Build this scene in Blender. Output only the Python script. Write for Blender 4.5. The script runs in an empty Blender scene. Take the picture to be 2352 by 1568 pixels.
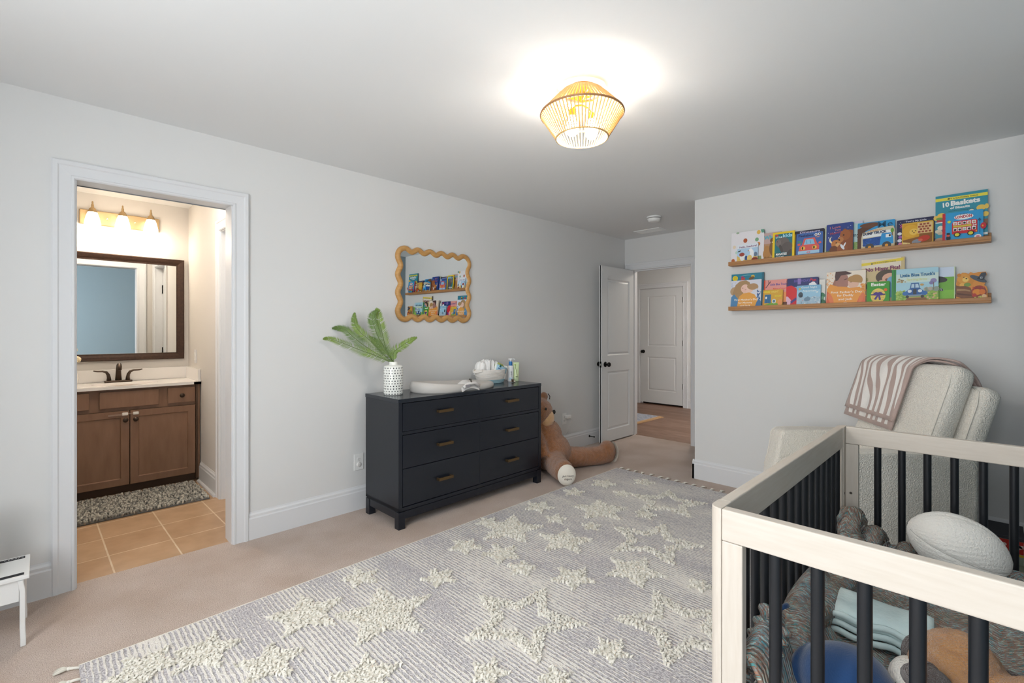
import bpy, bmesh, math, random
from mathutils import Vector, Matrix, Euler
random.seed(7)
S = bpy.context.scene
COL = S.collection
PI = math.pi

# ---------------------------------------------------------------- camera
YAW = 0.787330
cam_d = bpy.data.cameras.new('camera')
cam_d.sensor_width = 36.0
cam_d.lens = 1088.19 / 2352 * 36.0
cam_d.shift_y = -(784 - 762.17) / 2352
cam_d.clip_start = 0.02
cam = bpy.data.objects.new('camera', cam_d)
COL.objects.link(cam)
cam.location = (0, 0, 1.2839)
cam.rotation_euler = (PI / 2, 0, YAW - PI / 2)
S.camera = cam

# ---------------------------------------------------------------- exposure
S.view_settings.view_transform = 'Standard'
S.view_settings.look = 'None'
S.view_settings.gamma = 1.0
S.view_settings.use_curve_mapping = False
S.view_settings.exposure = 0.38

# ---------------------------------------------------------------- daylight
W = bpy.data.worlds.new('sky')
S.world = W
W.use_nodes = True
bgn = W.node_tree.nodes['Background']
bgn.inputs['Color'].default_value = (0.94, 0.975, 1.0, 1)
bgn.inputs['Strength'].default_value = 8.2


def area_light(name, loc, rot, sx, sy, energy, color=(1, 1, 1), portal=False):
    d = bpy.data.lights.new(name, 'AREA')
    d.shape = 'RECTANGLE'
    d.size = sx
    d.size_y = sy
    d.energy = energy
    d.color = color
    o = bpy.data.objects.new(name, d)
    COL.objects.link(o)
    o.location = loc
    o.rotation_euler = rot
    if portal:
        d.cycles.is_portal = True
    return o


def point_light(name, loc, energy, radius=0.05, color=(1, 1, 1)):
    d = bpy.data.lights.new(name, 'POINT')
    d.energy = energy
    d.shadow_soft_size = radius
    d.color = color
    o = bpy.data.objects.new(name, d)
    COL.objects.link(o)
    o.location = loc
    return o


# room planes (metres)
YA, XB, XE, XD, YC, H = 3.2237, 4.079, 5.217, -1.00, -0.62, 2.44
XHALL, YBATH, XBATH = 7.72, 5.285, 0.985
# two windows in the wall behind the camera
WIN = [(-0.45, 0.55), (0.75, 1.75)]
WZ0, WZ1 = 0.60, 2.2
for (a, b) in WIN:
    area_light('window_portal', (XD - 0.12, (a + b) / 2, (WZ0 + WZ1) / 2), (0, -PI / 2, 0), WZ1 - WZ0, b - a, 1.0, portal=True)

# ---------------------------------------------------------------- materials
def lin(c):
    if isinstance(c, str):
        c = c.lstrip('#')
        c = [int(c[i:i + 2], 16) / 255 for i in (0, 2, 4)]
    return tuple((x / 12.92 if x <= 0.04045 else ((x + 0.055) / 1.055) ** 2.4) for x in c[:3]) + (1.0,)


_mc = {}


def mat(name, col, rough=0.5, metal=0.0, bump=None, var=None, spec=0.5, emit=None, coat=0.0, sheen=0.0, stretch=None, trans=0.0):
    """procedural principled material; bump=(scale,strength,dist,kind), var=(scale,col2,contrast)"""
    if name in _mc:
        return _mc[name]
    m = bpy.data.materials.new(name)
    _mc[name] = m
    m.use_nodes = True
    nt = m.node_tree
    N, L = nt.nodes, nt.links
    p = N['Principled BSDF']
    p.inputs['Base Color'].default_value = lin(col)
    p.inputs['Roughness'].default_value = rough
    p.inputs['Metallic'].default_value = metal
    p.inputs['Specular IOR Level'].default_value = spec
    if coat:
        p.inputs['Coat Weight'].default_value = coat
        p.inputs['Coat Roughness'].default_value = 0.15
    if sheen:
        p.inputs['Sheen Weight'].default_value = sheen
    if trans:
        p.inputs['Transmission Weight'].default_value = trans
    if emit:
        p.inputs['Emission Color'].default_value = lin(emit[0])
        p.inputs['Emission Strength'].default_value = emit[1]
    vec = None
    if bump or var:
        tc = N.new('ShaderNodeTexCoord')
        vec = tc.outputs['Object']
        if stretch:
            mp = N.new('ShaderNodeMapping')
            mp.inputs['Scale'].default_value = stretch
            L.new(vec, mp.inputs['Vector'])
            vec = mp.outputs['Vector']
    if var:
        n = N.new('ShaderNodeTexNoise')
        n.inputs['Scale'].default_value = var[0]
        n.inputs['Detail'].default_value = 6
        L.new(vec, n.inputs['Vector'])
        r = N.new('ShaderNodeValToRGB')
        k = var[2] if len(var) > 2 else 0.2
        r.color_ramp.elements[0].position = 0.5 - k
        r.color_ramp.elements[1].position = 0.5 + k
        r.color_ramp.elements[0].color = lin(var[1])
        r.color_ramp.elements[1].color = lin(col)
        L.new(n.outputs['Fac'], r.inputs['Fac'])
        L.new(r.outputs['Color'], p.inputs['Base Color'])
    if bump:
        kind = bump[3] if len(bump) > 3 else 'noise'
        if kind == 'voronoi':
            n = N.new('ShaderNodeTexVoronoi')
            n.inputs['Scale'].default_value = bump[0]
            out = n.outputs['Distance']
        else:
            n = N.new('ShaderNodeTexNoise')
            n.inputs['Scale'].default_value = bump[0]
            n.inputs['Detail'].default_value = 5
            out = n.outputs['Fac']
        L.new(vec, n.inputs['Vector'])
        b = N.new('ShaderNodeBump')
        b.inputs['Strength'].default_value = bump[1]
        b.inputs['Distance'].default_value = bump[2]
        L.new(out, b.inputs['Height'])
        L.new(b.outputs['Normal'], p.inputs['Normal'])
    return m


def ink(c, rough=0.45):
    return mat('print_' + c.lstrip('#') + ('' if rough == 0.45 else str(rough)), c, rough)


# ---------------------------------------------------------------- object plumbing
def wm(o):
    if o is None:
        return Matrix.Identity(4)
    return wm(o.parent) @ o.matrix_basis


def tag(o, label=None, cat=None, group=None, kind=None):
    if label:
        o['label'] = label
    if cat:
        o['category'] = cat
    if group:
        o['group'] = group
    if kind:
        o['kind'] = kind
    return o


def thing(name, label, cat, loc=(0, 0, 0), rotz=0.0, group=None):
    o = bpy.data.objects.new(name, None)
    o.empty_display_size = 0.1
    COL.objects.link(o)
    o.location = loc
    o.rotation_euler = (0, 0, rotz)
    return tag(o, label, cat, group)


class MB:
    """collects shapes (in world coordinates, or in a frame) into one mesh"""

    def __init__(s, frame=None):
        s.v, s.f, s.mi, s.mats = [], [], [], []
        s.F = frame

    def mid(s, m):
        if m not in s.mats:
            s.mats.append(m)
        return s.mats.index(m)

    def add(s, vs, fs, m, X=None):
        o = len(s.v)
        k = s.mid(m)
        for v in vs:
            v = Vector(v)
            s.v.append(X @ v if X is not None else v)
        for f in fs:
            s.f.append([i + o for i in f])
            s.mi.append(k)
        return s

    def box(s, x0, x1, y0, y1, z0, z1, m, X=None):
        vs = [(x, y, z) for x in (x0, x1) for y in (y0, y1) for z in (z0, z1)]
        fs = [(0, 1, 3, 2), (4, 6, 7, 5), (0, 4, 5, 1), (2, 3, 7, 6), (0, 2, 6, 4), (1, 5, 7, 3)]
        return s.add(vs, fs, m, X)

    def quad(s, a, b, c, d, m, X=None):
        return s.add([a, b, c, d], [(0, 1, 2, 3)], m, X)

    def prism(s, poly, z0, z1, m, X=None):
        n = len(poly)
        vs = [(p[0], p[1], z0) for p in poly] + [(p[0], p[1], z1) for p in poly]
        fs = [list(range(n))[::-1], list(range(n, 2 * n))] + [(i, (i + 1) % n, n + (i + 1) % n, n + i) for i in range(n)]
        return s.add(vs, fs, m, X)

    def tube(s, pts, r, m, n=10, X=None, caps=True, flat=None, closed=False):
        pts = [Vector(p) for p in pts]
        R = r if isinstance(r, (list, tuple)) else [r] * len(pts)
        vs, fs = [], []
        prev = None
        K = len(pts)
        for i, p in enumerate(pts):
            if closed:
                t = pts[(i + 1) % K] - pts[i - 1]
            else:
                t = (pts[min(i + 1, K - 1)] - pts[max(i - 1, 0)])
            t = t.normalized() if t.length > 1e-9 else Vector((0, 0, 1))
            if prev is None:
                up = Vector((0, 0, 1)) if abs(t.z) < 0.9 else Vector((1, 0, 0))
                a = t.cross(up).normalized()
            else:
                a = prev - t * prev.dot(t)
                a = a.normalized() if a.length > 1e-6 else t.orthogonal().normalized()
            prev = a
            b = t.cross(a)
            for j in range(n):
                th = 2 * PI * j / n
                ca, cb = math.cos(th) * R[i], math.sin(th) * R[i] * (flat if flat else 1.0)
                vs.append(p + a * ca + b * cb)
        for i in range(K if closed else K - 1):
            for j in range(n):
                i2 = (i + 1) % K
                fs.append((i * n + j, i * n + (j + 1) % n, i2 * n + (j + 1) % n, i2 * n + j))
        if caps and not closed:
            fs.append(list(range(n))[::-1])
            fs.append([(K - 1) * n + j for j in range(n)])
        return s.add(vs, fs, m, X)

    def lathe(s, prof, m, n=24, c=(0, 0, 0), X=None):
        c = Vector(c)
        vs, fs = [], []
        for (r, z) in prof:
            for j in range(n):
                th = 2 * PI * j / n
                vs.append(c + Vector((r * math.cos(th), r * math.sin(th), z)))
        for i in range(len(prof) - 1):
            for j in range(n):
                fs.append((i * n + j, i * n + (j + 1) % n, (i + 1) * n + (j + 1) % n, (i + 1) * n + j))
        fs.append(list(range(n))[::-1])
        fs.append([(len(prof) - 1) * n + j for j in range(n)])
        return s.add(vs, fs, m, X)

    def grid(s, fn, nu, nv, m, X=None, cu=False, cv=False):
        vs = [fn(i / (nu if cu else nu - 1), j / (nv if cv else nv - 1)) for i in range(nu) for j in range(nv)]
        fs = []
        for i in range(nu if cu else nu - 1):
            for j in range(nv if cv else nv - 1):
                i2, j2 = (i + 1) % nu, (j + 1) % nv
                fs.append((i * nv + j, i2 * nv + j, i2 * nv + j2, i * nv + j2))
        return s.add(vs, fs, m, X)

    def ell(s, c, rad, m, nu=20, nv=12, X=None, rot=None):
        c = Vector(c)
        R = rot if rot is not None else Matrix.Identity(3)

        def fn(u, v):
            a, b = 2 * PI * u, -PI / 2 + PI * (0.001 + 0.998 * v)
            return c + R @ Vector((rad[0] * math.cos(b) * math.cos(a), rad[1] * math.cos(b) * math.sin(a), rad[2] * math.sin(b)))
        return s.grid(fn, nu, nv, m, X, cu=True)

    def loops(s, loops, m, closed=True, cap=False, X=None):
        n = len(loops[0])
        vs = [p for l in loops for p in l]
        fs = []
        for i in range(len(loops) - 1):
            for j in range(n if closed else n - 1):
                fs.append((i * n + j, i * n + (j + 1) % n, (i + 1) * n + (j + 1) % n, (i + 1) * n + j))
        if cap:
            fs.append([(len(loops) - 1) * n + j for j in range(n)])
        return s.add(vs, fs, m, X)

    def build(s, name, parent=None, bevel=0.0, smooth=False, sub=0, seg=2, merge=False, auto=None, fixn=True):
        me = bpy.data.meshes.new(name)
        vs = [s.F @ v for v in s.v] if s.F is not None else s.v
        if parent is None:
            xs = [v.x for v in vs]; ys = [v.y for v in vs]; zs = [v.z for v in vs]
            org = Vector(((min(xs) + max(xs)) / 2, (min(ys) + max(ys)) / 2, min(zs)))
            T = Matrix.Translation(-org)
        else:
            T = wm(parent).inverted()
        me.from_pydata([tuple(T @ v) for v in vs], [], s.f)
        for m in s.mats:
            me.materials.append(m)
        me.polygons.foreach_set('material_index', s.mi)
        bm = bmesh.new()
        bm.from_mesh(me)
        if merge:
            bmesh.ops.remove_doubles(bm, verts=bm.verts, dist=1e-5)
        if fixn:
            bmesh.ops.recalc_face_normals(bm, faces=bm.faces)
        bm.to_mesh(me)
        bm.free()
        if smooth:
            me.polygons.foreach_set('use_smooth', [True] * len(me.polygons))
        o = bpy.data.objects.new(name, me)
        COL.objects.link(o)
        if parent is None:
            o.location = org
        else:
            o.parent = parent
        if bevel:
            b = o.modifiers.new('bevel', 'BEVEL')
            b.width = bevel
            b.segments = seg
            b.limit_method = 'ANGLE'
            b.angle_limit = math.radians(40)
        if sub:
            b = o.modifiers.new('sub', 'SUBSURF')
            b.levels = sub
            b.render_levels = sub
        if auto:
            me.polygons.foreach_set('use_smooth', [True] * len(me.polygons))
            try:
                me.set_sharp_from_angle(angle=math.radians(auto))
            except Exception:
                pass
        return o


def frame(o, x, y, z):
    x, y, z = Vector(x), Vector(y), Vector(z)
    return Matrix(((x.x, y.x, z.x, o[0]), (x.y, y.y, z.y, o[1]), (x.z, y.z, z.z, o[2]), (0, 0, 0, 1)))


_tc = {}


def text_mesh(t, bold=0.0, shear=0.0):
    """outline of a word in the built-in typeface, normalised to a cap height of 1, centred in x"""
    k = (t, bold, shear)
    if k in _tc:
        return _tc[k]
    c = bpy.data.curves.new('letters', 'FONT')
    c.body = t
    c.align_x = 'CENTER'
    c.size = 1.4
    c.resolution_u = 2
    c.offset = bold
    c.shear = shear
    o = bpy.data.objects.new('letters', c)
    me = bpy.data.meshes.new_from_object(o)
    vs = [tuple(v.co) for v in me.vertices]
    fs = [tuple(p.vertices) for p in me.polygons]
    bpy.data.objects.remove(o)
    bpy.data.curves.remove(c)
    bpy.data.meshes.remove(me)
    _tc[k] = (vs, fs)
    return vs, fs


def put_text(mb, t, F, size, m, width=None, bold=0.02, lift=0.0004, arc=0.0, rot=0.0, shear=0.0):
    """lay letters flat on a frame (origin = centre of the baseline)"""
    vs, fs = text_mesh(t, bold, shear)
    if not vs:
        return
    w = max(v[0] for v in vs) - min(v[0] for v in vs)
    sx = size
    if width:
        sx = width / w
    out = []
    for v in vs:
        x, y = v[0] * sx, v[1] * size
        y -= arc * x * x
        if rot:
            x, y = x * math.cos(rot) - y * math.sin(rot), x * math.sin(rot) + y * math.cos(rot)
        out.append(F @ Vector((x, y, lift)))
    mb.add(out, fs, m)
# ================================================================ THE SETTING
M_wall = mat('wall_paint', '#dfdfde', 0.85, bump=(320, 0.03, 0.002), spec=0.2)
M_wallb = mat('bath_wall_paint', '#dad6d1', 0.85, bump=(320, 0.03, 0.002), spec=0.2)
M_ceil = mat('ceiling_paint', '#eceded', 0.9, spec=0.15)
M_trim = mat('trim_paint', '#e0e1e3', 0.38, spec=0.4)
M_door = mat('door_paint', '#dcdddd', 0.42, spec=0.4)
M_black = mat('black_metal', '#0c0c0d', 0.4, 0.6)


def carpet_mat():
    m = mat('beige_carpet', '#c2aea2', 1.0, spec=0.05, sheen=0.3)
    nt = m.node_tree; N, L = nt.nodes, nt.links
    p = N['Principled BSDF']
    tc = N.new('ShaderNodeTexCoord')
    n1 = N.new('ShaderNodeTexNoise'); n1.inputs['Scale'].default_value = 260; n1.inputs['Detail'].default_value = 3
    n2 = N.new('ShaderNodeTexNoise'); n2.inputs['Scale'].default_value = 3.2; n2.inputs['Detail'].default_value = 4
    for n in (n1, n2):
        L.new(tc.outputs['Object'], n.inputs['Vector'])
    r1 = N.new('ShaderNodeValToRGB')
    r1.color_ramp.elements[0].position = .32; r1.color_ramp.elements[1].position = .68
    r1.color_ramp.elements[0].color = lin('#b39c8e'); r1.color_ramp.elements[1].color = lin('#e6d6cb')
    r2 = N.new('ShaderNodeValToRGB')
    r2.color_ramp.elements[0].position = .35; r2.color_ramp.elements[1].position = .65
    r2.color_ramp.elements[0].color = lin('#ece6df'); r2.color_ramp.elements[1].color = lin('#ffffff')
    mx = N.new('ShaderNodeMix'); mx.data_type = 'RGBA'; mx.blend_type = 'MULTIPLY'; mx.inputs['Factor'].default_value = 1
    L.new(n1.outputs['Fac'], r1.inputs['Fac']); L.new(n2.outputs['Fac'], r2.inputs['Fac'])
    L.new(r1.outputs['Color'], mx.inputs[6]); L.new(r2.outputs['Color'], mx.inputs[7])
    L.new(mx.outputs[2], p.inputs['Base Color'])
    b = N.new('ShaderNodeBump'); b.inputs['Strength'].default_value = .8; b.inputs['Distance'].default_value = .008
    L.new(n1.outputs['Fac'], b.inputs['Height']); L.new(b.outputs['Normal'], p.inputs['Normal'])
    return m


def plank_mat():
    m = mat('hall_planks', '#8a6650', 0.45)
    nt = m.node_tree; N, L = nt.nodes, nt.links
    p = N['Principled BSDF']
    tc = N.new('ShaderNodeTexCoord'); mp = N.new('ShaderNodeMapping')
    mp.inputs['Rotation'].default_value = (0, 0, PI / 2)
    L.new(tc.outputs['Object'], mp.inputs['Vector'])
    br = N.new('ShaderNodeTexBrick')
    br.inputs['Scale'].default_value = 1
    br.inputs['Brick Width'].default_value = 1.2; br.inputs['Row Height'].default_value = .13
    br.inputs['Mortar Size'].default_value = .0015
    br.inputs['Color1'].default_value = lin('#8d6a55'); br.inputs['Color2'].default_value = lin('#a1806b'); br.inputs['Mortar'].default_value = lin('#5a4234')
    L.new(mp.outputs['Vector'], br.inputs['Vector'])
    m2 = N.new('ShaderNodeMapping'); m2.inputs['Scale'].default_value = (22, 1.6, 1)
    L.new(tc.outputs['Object'], m2.inputs['Vector'])
    n = N.new('ShaderNodeTexNoise'); n.inputs['Scale'].default_value = 3; n.inputs['Detail'].default_value = 6
    L.new(m2.outputs['Vector'], n.inputs['Vector'])
    r = N.new('ShaderNodeValToRGB'); r.color_ramp.elements[0].position = .3; r.color_ramp.elements[1].position = .7
    r.color_ramp.elements[0].color = lin('#c8b8b0'); r.color_ramp.elements[1].color = lin('#ffffff')
    L.new(n.outputs['Fac'], r.inputs['Fac'])
    mx = N.new('ShaderNodeMix'); mx.data_type = 'RGBA'; mx.blend_type = 'MULTIPLY'; mx.inputs['Factor'].default_value = 1
    L.new(br.outputs['Color'], mx.inputs[6]); L.new(r.outputs['Color'], mx.inputs[7])
    L.new(mx.outputs[2], p.inputs['Base Color'])
    return m


def tile_mat():
    m = mat('bath_tile', '#c9aa87', 0.35)
    nt = m.node_tree; N, L = nt.nodes, nt.links
    p = N['Principled BSDF']
    tc = N.new('ShaderNodeTexCoord'); mp = N.new('ShaderNodeMapping')
    mp.inputs['Rotation'].default_value = (0, 0, -0.012)
    L.new(tc.outputs['Object'], mp.inputs['Vector'])
    br = N.new('ShaderNodeTexBrick')
    br.offset = 0.0
    br.inputs['Scale'].default_value = 1
    br.inputs['Brick Width'].default_value = .3; br.inputs['Row Height'].default_value = .312
    br.inputs['Mortar Size'].default_value = .004
    br.inputs['Mortar Smooth'].default_value = 0
    br.inputs['Color1'].default_value = lin('#c3a07e'); br.inputs['Color2'].default_value = lin('#cbaa88'); br.inputs['Mortar'].default_value = lin('#ead7bd')
    L.new(mp.outputs['Vector'], br.inputs['Vector'])
    n = N.new('ShaderNodeTexNoise'); n.inputs['Scale'].default_value = 9; n.inputs['Detail'].default_value = 5
    L.new(tc.outputs['Object'], n.inputs['Vector'])
    r = N.new('ShaderNodeValToRGB'); r.color_ramp.elements[0].position = .3; r.color_ramp.elements[1].position = .7
    r.color_ramp.elements[0].color = lin('#e8e2da'); r.color_ramp.elements[1].color = lin('#ffffff')
    L.new(n.outputs['Fac'], r.inputs['Fac'])
    mx = N.new('ShaderNodeMix'); mx.data_type = 'RGBA'; mx.blend_type = 'MULTIPLY'; mx.inputs['Factor'].default_value = 1
    L.new(br.outputs['Color'], mx.inputs[6]); L.new(r.outputs['Color'], mx.inputs[7])
    L.new(mx.outputs[2], p.inputs['Base Color'])
    return m


def struct(name, mb, parent=None, **k):
    o = mb.build(name, parent, **k)
    if parent is None:
        o['kind'] = 'structure'
    return o


T = 0.125
M_carpet = carpet_mat()
struct('floor', MB().box(XD - .2, 5.287, YC - .2, YA + .06, -.05, 0, M_carpet))
fh = MB().box(5.287, 8.2, 1.0, 6.2, -.05, 0, plank_mat())
struct('floor_hall', fh)
ft = MB().box(-.6, 1.7, 0, 2.4, 0, .045, tile_mat())
o = struct('floor_bathroom', ft)
# object origin sits on a joint of the grid
for v in o.data.vertices:
    v.co.x += o.location.x - .582
    v.co.y += o.location.y - .003 + 3.252 - 3.252
o.location = (.582, 3.252, -.045)
for v in o.data.vertices:
    v.co.x = max(-1.2, min(1.1, v.co.x))
    v.co.y = .0315 if v.co.y < .2 else 2.1
struct('ceiling', MB().box(XD - .2, XE + .1, YC - .2, YA + .06, H, H + .05, M_ceil))
struct('ceiling_bathroom', MB().box(-.6, 1.7, YA + .06, 5.5, H, H + .05, M_ceil))
struct('ceiling_hall', MB().box(XE + .1, 8.2, 1.0, 6.2, H, H + .05, M_ceil))

# bedroom wall with the bathroom doorway (bedroom face y=YA)
RX0, RX1, RZ = .112, .838, 2.062
w = MB()
w.box(XD - .2, RX0, YA, YA + T, 0, H, M_wall).box(RX1, XE + T, YA, YA + T, 0, H, M_wall).box(RX0, RX1, YA, YA + T, RZ, H, M_wall)
struct('wall_left', w)
# book wall and its return into the entry nook
w = MB()
w.box(XB, XB + T, YC - .2, 1.8172, 0, H, M_wall)
w.box(XB + T, XE, 1.8172 - T, 1.8172, 0, H, M_wall)
struct('wall_right', w)
# entry wall with the doorway
EY0, EY1, EZ = 2.35, 3.135, 2.062
w = MB()
w.box(XE, XE + T, 1.8172 - T, EY0, 0, H, M_wall).box(XE, XE + T, EY1, YA, 0, H, M_wall).box(XE, XE + T, EY0, EY1, EZ, H, M_wall)
struct('wall_entry', w)
# wall behind the crib, with the shallow chase in the corner
M_slate = mat('slate_accent_paint', '#8d9ea6', .85, bump=(320, .03, .002), spec=.2)
w = MB()
w.box(XD - .2, 2.85, YC - .1, YC, 0, H, M_slate).box(2.85, XB, YC - .1, -.155, 0, H, M_slate)
struct('wall_front', w)
# window wall behind the camera
w = MB()
ys = [YC - .2, WIN[0][0], WIN[0][1], WIN[1][0], WIN[1][1], YA + T]
for i in (0, 2, 4):
    w.box(XD - .12, XD, ys[i], ys[i + 1], 0, H, M_wall)
for (a, b) in WIN:
    w.box(XD - .12, XD, a, b, 0, WZ0, M_wall).box(XD - .12, XD, a, b, WZ1, H, M_wall)
struct('wall_window', w)
for i, (a, b) in enumerate(WIN):
    w = MB()
    for (c, d) in ((a, a + .045), (b - .045, b), ((a + b) / 2 - .012, (a + b) / 2 + .012)):
        w.box(XD - .09, XD - .04, c, d, WZ0, WZ1, M_trim)
    for (c, d) in ((WZ0, WZ0 + .05), (WZ1 - .045, WZ1), ((WZ0 + WZ1) / 2 - .025, (WZ0 + WZ1) / 2 + .025)):
        w.box(XD - .09, XD - .04, a + .045, b - .045, c, d, M_trim)
    w.box(XD - .02, XD + .05, a - .05, b + .05, WZ0 - .03, WZ0, M_trim)
    struct('window_%d' % (i + 1), w)

# bathroom shell
w = MB()
w.box(-.65, 1.7, YBATH, YBATH + .1, 0, H, M_wallb)
struct('wall_bathroom_back', w)
BDY0, BDY1 = 3.47, 4.15          # doorway in the right hand bathroom wall
w = MB()
w.box(XBATH, XBATH + .11, BDY1, YBATH, 0, H, M_wallb).box(XBATH, XBATH + .11, YA + T, BDY0, 0, H, M_wallb).box(XBATH, XBATH + .11, BDY0, BDY1, 2.062, H, M_wallb)
struct('wall_bathroom_right', w)
struct('wall_bathroom_left', MB().box(-.1, 0.02, YA + T, YBATH, 0, H, M_wallb))
# the bathroom face of the doorway wall keeps the bathroom paint
w = MB().box(0.02, RX0, YA + T, YA + T + .004, 0, H, M_wallb).box(RX1, XBATH, YA + T, YA + T + .004, 0, H, M_wallb).box(RX0, RX1, YA + T, YA + T + .004, RZ, H, M_wallb)
struct('wall_bathroom_front', w)
# hall shell
struct('wall_hall_back', MB().box(XHALL, XHALL + .1, 1.0, 3.63, 0, H, M_wall).box(XHALL, XHALL + .1, 4.465, 6.2, 0, H, M_wall).box(XHALL, XHALL + .1, 3.63, 4.465, 2.07, H, M_wall))
struct('wall_hall_left', MB().box(XE + T, 8.2, 6.1, 6.2, 0, H, M_wall))
struct('wall_hall_right', MB().box(XE + T, 8.2, 1.0, 1.1, 0, H, M_wall))
struct('wall_hall_near', MB().box(XE + T - .02, XE + T, YA + T, 6.2, 0, H, M_wall))

# casings ----------------------------------------------------------------
CAS = [(0, 0), (0, .010), (.006, .016), (.014, .016), (.018, .011), (.060, .015), (.066, .020), (.082, .020), (.087, .016), (.087, 0)]


def casing(mb, fn, a0, a1, zt, prof, m, z0=0.0):
    L = []
    for (d, h) in prof:
        L.append([fn(a0 - d, z0, h), fn(a0 - d, zt + d, h), fn(a1 + d, zt + d, h), fn(a1 + d, z0, h)])
    for i in range(len(L) - 1):
        mb.loops([L[i], L[i + 1]], m, closed=False)


def rect_frame(mb, fn, a0, a1, b0, b1, prof, m, center=True, mc=None):
    """prof: (inset towards the centre, height)"""
    L = []
    for (d, h) in prof:
        L.append([fn(a0 + d, b0 + d, h), fn(a1 - d, b0 + d, h), fn(a1 - d, b1 - d, h), fn(a0 + d, b1 - d, h)])
    for i in range(len(L) - 1):
        mb.loops([L[i], L[i + 1]], m)
    if center:
        mb.add(L[-1], [(0, 1, 2, 3)], mc or m)


def panel_face(mb, fn, a0, a1, b0, b1, panels, prof, m):
    """flat face with moulded panels stacked in b; all panels share the same a-range"""
    p0, p1 = panels[0][0], panels[0][1]
    q = lambda x0, x1, y0, y1: mb.quad(fn(x0, y0, 0), fn(x1, y0, 0), fn(x1, y1, 0), fn(x0, y1, 0), m)
    q(a0, p0, b0, b1); q(p1, a1, b0, b1)
    zs = [b0]
    for (_, _, c, d) in sorted(panels, key=lambda t: t[2]):
        q(p0, p1, zs[-1], c)
        rect_frame(mb, fn, p0, p1, c, d, prof, m)
        zs.append(d)
    q(p0, p1, zs[-1], b1)


fnA = lambda a, z, h: (a, YA - h, z)
fnA2 = lambda a, z, h: (a, YA + T + .004 + h, z)
w = MB(); casing(w, fnA, .126, .824, 2.045, CAS, M_trim); struct('trim_1', w)
w = MB(); casing(w, fnA2, .126, .824, 2.045, CAS, M_trim); struct('trim_2', w)
# jamb of the bathroom doorway
w = MB()
w.box(RX0, .131, YA - .002, YA + T + .006, 0, RZ, M_trim).box(.819, RX1, YA - .002, YA + T + .006, 0, RZ, M_trim).box(.131, .819, YA - .002, YA + T + .006, 2.05, RZ, M_trim)
struct('trim_3', w)
# entry doorway: casing, jamb with stop
fnE = lambda a, z, h: (XE - h, a, z)
w = MB(); casing(w, fnE, EY0 + .018, EY1 - .006, 2.048, CAS, M_trim); struct('trim_4', w)
w = MB()
w.box(XE - .002, XE + T + .002, EY1 - .012, EY1, 0, EZ, M_trim).box(XE - .002, XE + T + .002, EY0, EY0 + .014, 0, EZ, M_trim)
w.box(XE - .002, XE + T + .002, EY0 + .014, EY1 - .012, 2.05, EZ, M_trim)
w.box(XE + .04, XE + .075, EY1 - .024, EY1 - .012, 0, 2.05, M_trim).box(XE + .04, XE + .075, EY0 + .014, EY1 - .012, 2.037, 2.05, M_trim)
struct('trim_5', w)

# baseboards --------------------------------------------------------------
BASE = [(0, 0), (.016, 0), (.016, .128), (.012, .136), (.012, .150), (.005, .160), (.003, .168), (0, .168)]


def run(mb, prof, p0, p1, nrm, m):
    p0, p1, nrm = Vector(p0), Vector(p1), Vector(nrm)
    A = [p0 + nrm * d + Vector((0, 0, z)) for d, z in prof]
    B = [p1 + nrm * d + Vector((0, 0, z)) for d, z in prof]
    n = len(prof)
    mb.add(A + B, [(i, (i + 1) % n, n + (i + 1) % n, n + i) for i in range(n)] + [list(range(n)), list(range(n, 2 * n))[::-1]], m)


w = MB(); run(w, BASE, (XD, YA, 0), (.039, YA, 0), (0, -1, 0), M_trim); run(w, BASE, (.911, YA, 0), (XE, YA, 0), (0, -1, 0), M_trim); struct('baseboard_left', w)
w = MB(); run(w, BASE, (XB, 1.8332, 0), (XB, -.155, 0), (-1, 0, 0), M_trim); run(w, BASE, (XB - .016, 1.8172, 0), (XE, 1.8172, 0), (0, 1, 0), M_trim); struct('baseboard_right', w)
w = MB(); run(w, BASE, (XBATH, 4.24, 0), (XBATH, 4.79, 0), (-1, 0, 0), M_trim)
QR = [(.016, 0), (.034, 0), (.031, .012), (.024, .018), (.016, .02)]
run(w, QR, (XBATH, 4.24, 0), (XBATH, 4.79, 0), (-1, 0, 0), M_trim); struct('baseboard_bathroom', w)
w = MB(); run(w, BASE, (XHALL, 1.1, 0), (XHALL, 3.556, 0), (-1, 0, 0), M_trim); run(w, BASE, (XHALL, 4.54, 0), (XHALL, 6.1, 0), (-1, 0, 0), M_trim); struct('baseboard_hall', w)
w = MB(); run(w, BASE, (2.85, -.155, 0), (XB, -.155, 0), (0, 1, 0), M_trim); run(w, BASE, (XD, YC, 0), (2.85, YC, 0), (0, 1, 0), M_trim); struct('baseboard_front', w)

# doors --------------------------------------------------------------------
PAN = [(0, 0), (.010, -.009), (.022, -.009), (.034, -.003), (.040, -.003)]


def knob(parent, c, n, m=M_black):
    """door knob with its rose; n = outward unit normal"""
    n = Vector(n)
    x = n.orthogonal().normalized()
    F = frame(c, x, n.cross(x), n)
    k = MB()
    k.lathe([(.031, 0), (.031, .005), (.026, .009), (.011, .011), (.009, .03), (.013, .036), (.026, .044), (.028, .054), (.022, .064), (.008, .068)], m, 20, X=F)
    return k.build('door_knob', parent, smooth=False, auto=40)


def hinge(mb, c, nx, m=M_black):
    pass


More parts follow.
